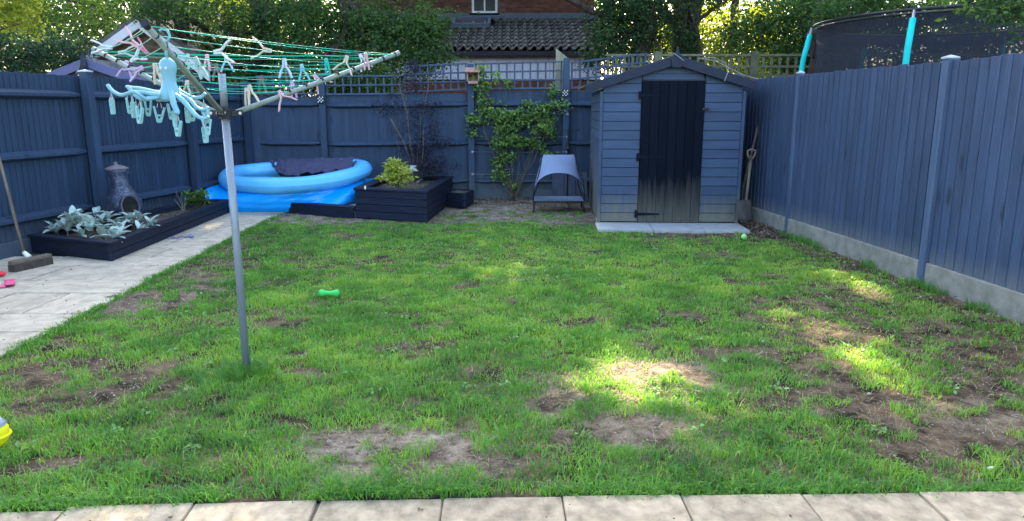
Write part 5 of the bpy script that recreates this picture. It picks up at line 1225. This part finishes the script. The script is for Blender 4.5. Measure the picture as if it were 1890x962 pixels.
for E_ in (EL, ER):
    b = MB(); vs = []
    for yv in (13.45, 13.5):
        for p in (AP+Vector((0,0,.06)), E_+Vector((0,0,.06)), E_-Vector((0,0,.11)), AP-Vector((0,0,.11))): vs.append((p.x, yv, p.z))
    b.add(vs, [(0,1,2,3),(7,6,5,4),(0,1,5,4),(1,2,6,5),(2,3,7,6),(3,0,4,7)]); part('bargeboard', b, M['bargewhite'], gh)
    b = MB(); vs = []
    for yv in (13.46, 18):
        for p in (AP+Vector((0,0,.14)), E_+Vector((0,0,.14)), E_+Vector((0,0,.065)), AP+Vector((0,0,.065))): vs.append((p.x, yv, p.z))
    b.add(vs, [(0,1,2,3),(7,6,5,4),(0,1,5,4),(1,2,6,5),(2,3,7,6),(3,0,4,7)]); part('roof_slope', b, M['tile'], gh)
pr = thing('distant_house', 'far house with a pink tiled roof glimpsed between the left trees', 'house', tuple(at(318,60,24))[:2]+(0,))
c = at(318,70,24); b = MB(); b.box(c.x-1.6, 24, 0, c.x+1.2, 29, c.z-.3); part('wall', b, M['yellowbrick'], pr)
b = MB(); b.add([(c.x-1.9,23.7,c.z-.4),(c.x+1.5,23.7,c.z-.4),(c.x+.7,26.5,c.z+1.1),(c.x-1.9,26.5,c.z+1.1),(c.x-1.9,29,c.z-.4),(c.x+1.5,29,c.z-.4)], [(0,1,2,3),(3,2,5,4),(1,5,2),(0,3,4),(0,1,5,4)]); part('roof', b, M['pinkroof'], pr)

# ================================================================= brick house behind
bh = thing('brick_house', 'two storey red brick house with a tiled lean-to behind the back fence', 'house', (-.5, 18, 0))
XL, XR = at(600,100,18).x, at(1120,100,18).x; EZ = at(950,97,18).z
b = MB(); b.box(XL, 18.25, -.05, XR-.1, 18.5, EZ-.55); part('lower_wall', b, M['mortar'], bh)
bk = MB(); bk.box(-.1075,0,0,.1075,.02,.065); bkm = pmesh('brick', bk, M['brick'])
z = 1.62; r = 0
while z < EZ-.62:
    x = XL+ (r % 2)*.1125
    while x < XR-.15:
        if x > at(740,150,18).x: inst('brick', bkm, bh, (x, 18.232, z), (0,0,0), (1, 1, 1))
        x += .225
    z += .075; r += 1
# white boarded band
k = 9; xs_ = np.linspace(XL, XR-.1, 22)
for i in range(21):
    b = MB(); b.box(xs_[i]+.004, 18.16, EZ-.62, xs_[i+1]-.004, 18.2, EZ-.09); part('white_panel', b, M['render'], bh)
b = MB(); b.box(XL, 18.2, EZ-.64, XR-.1, 18.24, EZ-.02); part('panel_backing', b, M['gutter'], bh)
b = MB(); b.tube([(XL-.1, 17.93, EZ-.06), (XR, 17.93, EZ-.06)], .055, 8); part('gutter', b, M['gutter'], bh)
b = MB(); b.box(XL, 17.98, EZ-.12, XR, 18.02, EZ+.03); part('fascia', b, M['gutter'], bh)
# lean-to roof
e0 = Vector((0, 17.9, EZ+.03)); t_top = at(950, 37, 21.0); e1 = Vector((0, 21.0, t_top.z)); sl_ = (e1-e0); SLn = sl_.length; an = math.atan2(sl_.z, sl_.y)
b = MB(); b.add([(XL,17.95,e0.z-.06),(XR,17.95,e0.z-.06),(XR,21,e1.z-.06),(XL,21,e1.z-.06),(XL,17.95,e0.z-.02),(XR,17.95,e0.z-.02),(XR,21,e1.z-.02),(XL,21,e1.z-.02)], [(0,1,2,3),(4,5,6,7),(0,1,5,4),(1,2,6,5),(2,3,7,6),(3,0,4,7)]); part('roof_deck', b, M['gutter'], bh)
rows = 9; cols = 32; tw = (XR-XL)/cols; tl = SLn/rows
tb = MB(); prof = [(-.5,-.1),(-.38,.0),(-.22,-.02),(-.05,.10),(.10,.36),(.25,.46),(.38,.36),(.5,.06)]
vs = []
for yy_ in (0, 1):
    for x_, z_0 in prof: vs.append((x_*tw*1.04, yy_*tl*1.12, z_0*tw*.9+(.045 if yy_ == 0 else .0)))
for x_, z_0 in prof: vs.append((x_*tw*1.04, 0, z_0*tw*.9+.045-.022))
np_ = len(prof); fs = [(i, i+1, np_+i+1, np_+i) for i in range(np_-1)]+[(2*np_+i, 2*np_+i+1, i+1, i) for i in range(np_-1)]
tb.add(vs, fs); tlm = tb.mesh('roof_tile', fixn=False); tlm.materials.append(M['tile'])
skx0, skx1 = at(838,45,20.3).x, at(903,45,20.3).x
for r in range(rows):
    for c_ in range(cols):
        x = XL+tw*(c_+.5); s = r*tl; 
        if skx0-.05 < x < skx1+.05 and r in (6, 7): continue
        inst('roof_tile', tlm, bh, (x+random.uniform(-.006,.006), e0.y+math.cos(an)*s, e0.z+math.sin(an)*s), (an+random.uniform(-.012,.012), 0, random.uniform(-.01,.01)))
# skylight
s0_, s1_ = 6.0*tl, 8.0*tl; pt = lambda x, s, h: Vector((x, e0.y+math.cos(an)*s-math.sin(an)*h, e0.z+math.sin(an)*s+math.cos(an)*h))
sk = MB(); fr = .07
for a, b_ in (((skx0,s0_),(skx1,s0_)),((skx0,s1_),(skx1,s1_)),((skx0,s0_),(skx0,s1_)),((skx1,s0_),(skx1,s1_))): sk.bar(pt(*a,.1), pt(*b_,.1), fr, .12, (0,-math.sin(an),math.cos(an)))
sko = part('skylight', sk, M['lead'], bh); b = MB(); b.add([pt(skx0,s0_,.11), pt(skx1,s0_,.11), pt(skx1,s1_,.11), pt(skx0,s1_,.11)], [(0,1,2,3)]); part('pane', b, M['skyglass'], sko)
b = MB(); b.box(XL-.3, 20.9, e1.z-.05, XR+.3, 21.0, e1.z+.17); part('lead_flashing', b, M['lead'], bh)
UZ = 7.2; b = MB(); wx0, wx1 = at(871,10,21).x, at(918,10,21).x; wz0 = at(895,25,21).z; wz1 = wz0+1.25
U0, U1 = XL-.3, XR+.0
for q in ((U0,e1.z,wx0,UZ),(wx1,e1.z,U1,UZ),(wx0,e1.z,wx1,wz0),(wx0,wz1,wx1,UZ)): b.box(q[0], 21.02, q[1], q[2], 21.25, q[3])
part('upper_wall', b, M['mortar'], bh)
z = e1.z+.175; r = 0; cnt = 0
while z < e1.z+.85:
    x = U0+1.2+(r % 2)*.1125
    while x < U1:
        if not (wx0-.1 < x < wx1+.1 and z+.03 > wz0): inst('brick', bkm, bh, (x, 21.004, z)); cnt += 1
        x += .225
    z += .075; r += 1
wn_ = MB(); f_ = .06
wn_.box(wx0,20.97,wz0,wx1,21.06,wz0+f_); wn_.box(wx0,20.97,wz1-f_,wx1,21.06,wz1); wn_.box(wx0,20.97,wz0+f_,wx0+f_,21.06,wz1-f_); wn_.box(wx1-f_,20.97,wz0+f_,wx1,21.06,wz1-f_); wn_.box((wx0+wx1)/2-.02,20.975,wz0+f_,(wx0+wx1)/2+.02,21.055,wz1-f_)
wo = part('window', wn_, M['upvc'], bh, bevel=.006); b = MB(); b.box(wx0+f_,21.01,wz0+f_,(wx0+wx1)/2-.02,21.03,wz1-f_); part('pane', b, M['glass'], wo); b = MB(); b.box((wx0+wx1)/2+.02,21.01,wz0+f_,wx1-f_,21.03,wz1-f_); part('pane', b, M['glass'], wo)
b = MB(); b.box(wx0-.05,20.9,wz0-.05,wx1+.05,21.02,wz0-.002); part('sill', b, M['upvc'], wo)
b = MB(); zt = UZ; b.add([(U0-.3,20.7,zt),(U1+.3,20.7,zt),(U1+.3,24,zt+2),(U0-.3,24,zt+2),(U0-.3,27,zt),(U1+.3,27,zt)], [(0,1,2,3),(3,2,5,4),(1,5,2),(0,3,4),(0,1,5,4)]); part('roof', b, M['tile'], bh)
b = MB(); b.box(U0, 21.26, 0, U1, 26.8, UZ-.01); part('house_body', b, M['brick'], bh)

# ================================================================= trees
# left group
tree('dense dark conifer hedge tree behind the far left fence', (-9.3,13.2,0), (-9.2,13.2,3.5), .14,
  [pet(40,95,13,95,38,.8,110), pet(110,100,13.2,60,32,.7,70), pet(150,112,13.4,35,18,.5,24), pet(-30,60,13,60,60,.8,60)], 'g_blue', 50, .2, .06, name='conifer_tree', nl=6)
tree('tall dark tree standing behind the left neighbour shed', (-12.5,19.5,0), (-12.3,19.4,6), .26,
  [pet(75,50,17,85,40,1.4,60), pet(175,20,19.5,80,45,1.0,66), pet(225,60,19.5,45,40,1,28), pet(120,5,17,90,30,1.4,56), pet(330,15,19.5,80,30,1.0,40), pet(370,85,19.5,60,40,.8,40)], 'g_tree', 46, .26, .085)
tree('maple at the far left edge with sunlight put into its yellow green leaf colour', (-9.6,10.6,0), (-9.2,10.6,3.3), .1,
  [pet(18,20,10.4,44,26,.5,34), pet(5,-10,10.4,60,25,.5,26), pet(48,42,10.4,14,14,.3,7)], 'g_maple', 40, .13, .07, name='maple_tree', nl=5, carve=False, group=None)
tree('deep green overhanging tree behind the airer', (-6.4,14.5,0), (-6.2,14.4,4.5), .22,
  [pet(300,8,13.2,62,20,.3,34), pet(420,45,14.8,80,50,.9,110), pet(385,110,14.6,60,38,.4,60), pet(470,110,14.8,80,50,.7,90), pet(520,30,14.5,60,40,.9,70), pet(560,90,14,70,60,.8,110)], 'g_tree', 48, .22, .075)
tree('broad dark tree drooping over the back fence trellis', (-3.0,13.6,0), (-3.0,13.5,4.0), .18,
  [pet(620,60,13.6,90,60,.8,120), pet(700,40,13.8,80,45,.7,90), pet(770,60,13.4,60,50,.5,80), pet(690,110,13.2,90,40,.5,90), pet(790,108,13.2,48,22,.4,34), pet(640,150,12.7,62,32,.28,60), pet(705,150,12.7,34,26,.22,22), pet(800,30,13.6,34,40,.5,26), pet(560,145,13.0,45,30,.3,34), pet(590,172,13.7,130,20,.4,110), pet(590,20,13.6,70,40,.8,60)], 'g_tree', 48, .17, .065)
# right group
tr1b = at(1190,135,15); tr2b = at(1262,135,15.4)
tree('ivy covered tree trunk just left of the shed apex', (tr1b.x,15,0), (at(1185,-60,15).x,15,6.2), .24,
  [pet(1130,50,14.8,48,48,.5,64), pet(1180,40,14.9,36,60,.4,60), pet(1215,70,14.8,22,50,.3,24), pet(1110,100,14.6,40,26,.4,34), pet(1150,10,14.7,60,30,.7,50), pet(1180,105,14.8,26,20,.3,12)], 'g_ivy', 50, .16, .07, group='ivy covered trunks behind the shed',
  limbs=[(at(1130,40,14.9), at(1040,-6,14.6), .07, .04), (at(1120,130,14.7), at(1142,48,14.8), .02, .03)])
tree('leaning ivy covered tree trunk right of the shed apex', (tr2b.x,15.4,0), (at(1275,-60,15.4).x,15.4,6.4), .25,
  [pet(1262,60,15.1,22,62,.3,34), pet(1258,100,15.1,22,26,.3,14), pet(1300,-10,15.2,60,25,.7,34), pet(1245,5,15.1,40,25,.5,24)], 'g_ivy', 50, .15, .07, group='ivy covered trunks behind the shed',
  limbs=[(at(1272,58,15.3), at(1335,-4,15.2), .05, .03), (at(1245,60,15.3), at(1228,10,15.2), .05, .03)])
tree('dark spreading tree behind the trampoline', (5.4,13.6,0), (5.5,13.6,4.6), .2,
  [pet(1400,40,13.8,70,36,.6,66), pet(1440,95,13.8,80,36,.5,70), pet(1480,25,13.4,60,34,.6,62), pet(1560,60,13.4,90,60,.8,110), pet(1680,50,13.6,90,60,.9,100), pet(1800,60,13.6,110,60,.9,110), pet(1900,40,13.4,90,60,.9,80), pet(1370,85,14,40,26,.4,18), pet(1480,118,13.5,50,18,.3,26)], 'g_tree', 48, .2, .072)
tree('leafy branches hanging in front of the trampoline net', (7.6,7.3,0), (7.6,7.3,3.6), .1,
  [pet(1870,20,6.9,45,26,.3,16), pet(1850,-10,7,70,25,.4,22)], 'g_tree', 26, .12, .07, nl=4, group=None)
tree('leafy tree overhanging the left end of the trampoline', (4.95,12.5,0), (5.0,12.3,3.6), .09,
  [pet(1530,18,11.8,30,22,.3,20), pet(1510,45,11.9,16,18,.2,8), pet(1600,0,11.8,60,20,.4,30)], 'g_tree', 34, .12, .07, nl=5)
# sunlit trees beyond
tree('sunlit yellow green tree seen through the gap behind the shed', (7.4,26,0), (7.4,26,6), .25,
  [pet(1330,70,26,120,70,1.2,170), pet(1220,60,27,60,80,1,80), pet(1160,80,27,30,60,.8,26), pet(1400,110,25.5,90,40,1,80)], 'g_bright', 44, .34, .12, carve=False, name='sunlit_tree', group='sunlit trees beyond the garden')
tree('sunlit tree glimpsed behind the overhanging branches at upper left', (-11,27,0), (-11,27,6), .25,
  [pet(400,40,27,110,60,1.2,90), pet(500,50,27,80,60,1.2,60), pet(330,110,26,60,40,1,40)], 'g_bright', 44, .36, .12, carve=False, name='sunlit_tree', group='sunlit trees beyond the garden')
# tall shade canopy over and behind everything (above the frame)
def canopy(label, base, ells, n=9):
    tree(label, base, (base[0], base[1], ells[0][0][2]), .32, ells, 'g_tree', 60, .5, .26, name='tall_tree', group='tall trees behind the garden', nl=n)
canopy('tall tree with a high crown left of the garden', (-7.5,16,0), [((-6.9,15.8,8.3),(2.7,1.7,4.0),150)])
canopy('tall tree with a high crown behind the left corner', (-4.9,15.2,0), [((-3.6,15.3,8.3),(3.2,1.7,3.9),170)])
canopy('tall tree with a high crown beyond the ivy covered trunks', (3.6,16.5,0), [((.8,15.9,8.6),(3.2,1.8,3.9),180), ((3.6,15.8,8.4),(2.2,1.6,3.8),90)])
canopy('tall tree with a high crown behind the right fence corner', (6.8,16,0), [((6.0,15.8,8.3),(3.2,1.7,4.0),160), ((9.0,15.5,8.0),(3,1.6,4),110)])
tree('dark woodland tree far behind on the left', (-15,31,0), (-15,31,6), .3, [((-19,31,5),(5,1.5,4.5),260), ((-12,31.5,5),(5,1.5,4.5),260)], 'g_tree', 60, .55, .24, name='far_tree', group='far trees closing the view', nl=5)
tree('dark woodland tree far behind the brick house', (1,33,0), (1,33,6), .3, [((-4,33,5),(5,1.5,4.5),170), ((3,33,5),(5,1.5,4.5),180)], 'g_tree', 60, .55, .24, name='far_tree', group='far trees closing the view', nl=5)
tree('dark woodland tree far behind the trampoline', (14,31,0), (14,31,6), .3, [((11,31.5,4.5),(5,1.5,4.3),200), ((18,31,5),(5,1.5,4.5),150), ((25,30,5),(5,1.5,4.5),120)], 'g_tree', 60, .55, .24, name='far_tree', group='far trees closing the view', nl=5)
canopy('unseen tall tree added beyond the brick house to screen the low sun', (-1.8,29,0), [((-2.8,29,15),(5.0,2.2,5.5),150), ((2.6,29,15),(5.2,2.2,5.5),150), ((7.6,29,14.5),(4,2.2,5.5),90), ((-7,29,14.5),(3.2,2.2,5.5),80), ((-13.5,28.5,11.5),(4.5,2,4.2),130)])  # unseen second row of crowns, added to block the low sun
print('tris approx', sum(len(m.polygons) for m in bpy.data.meshes), 'objs', len(bpy.data.objects))
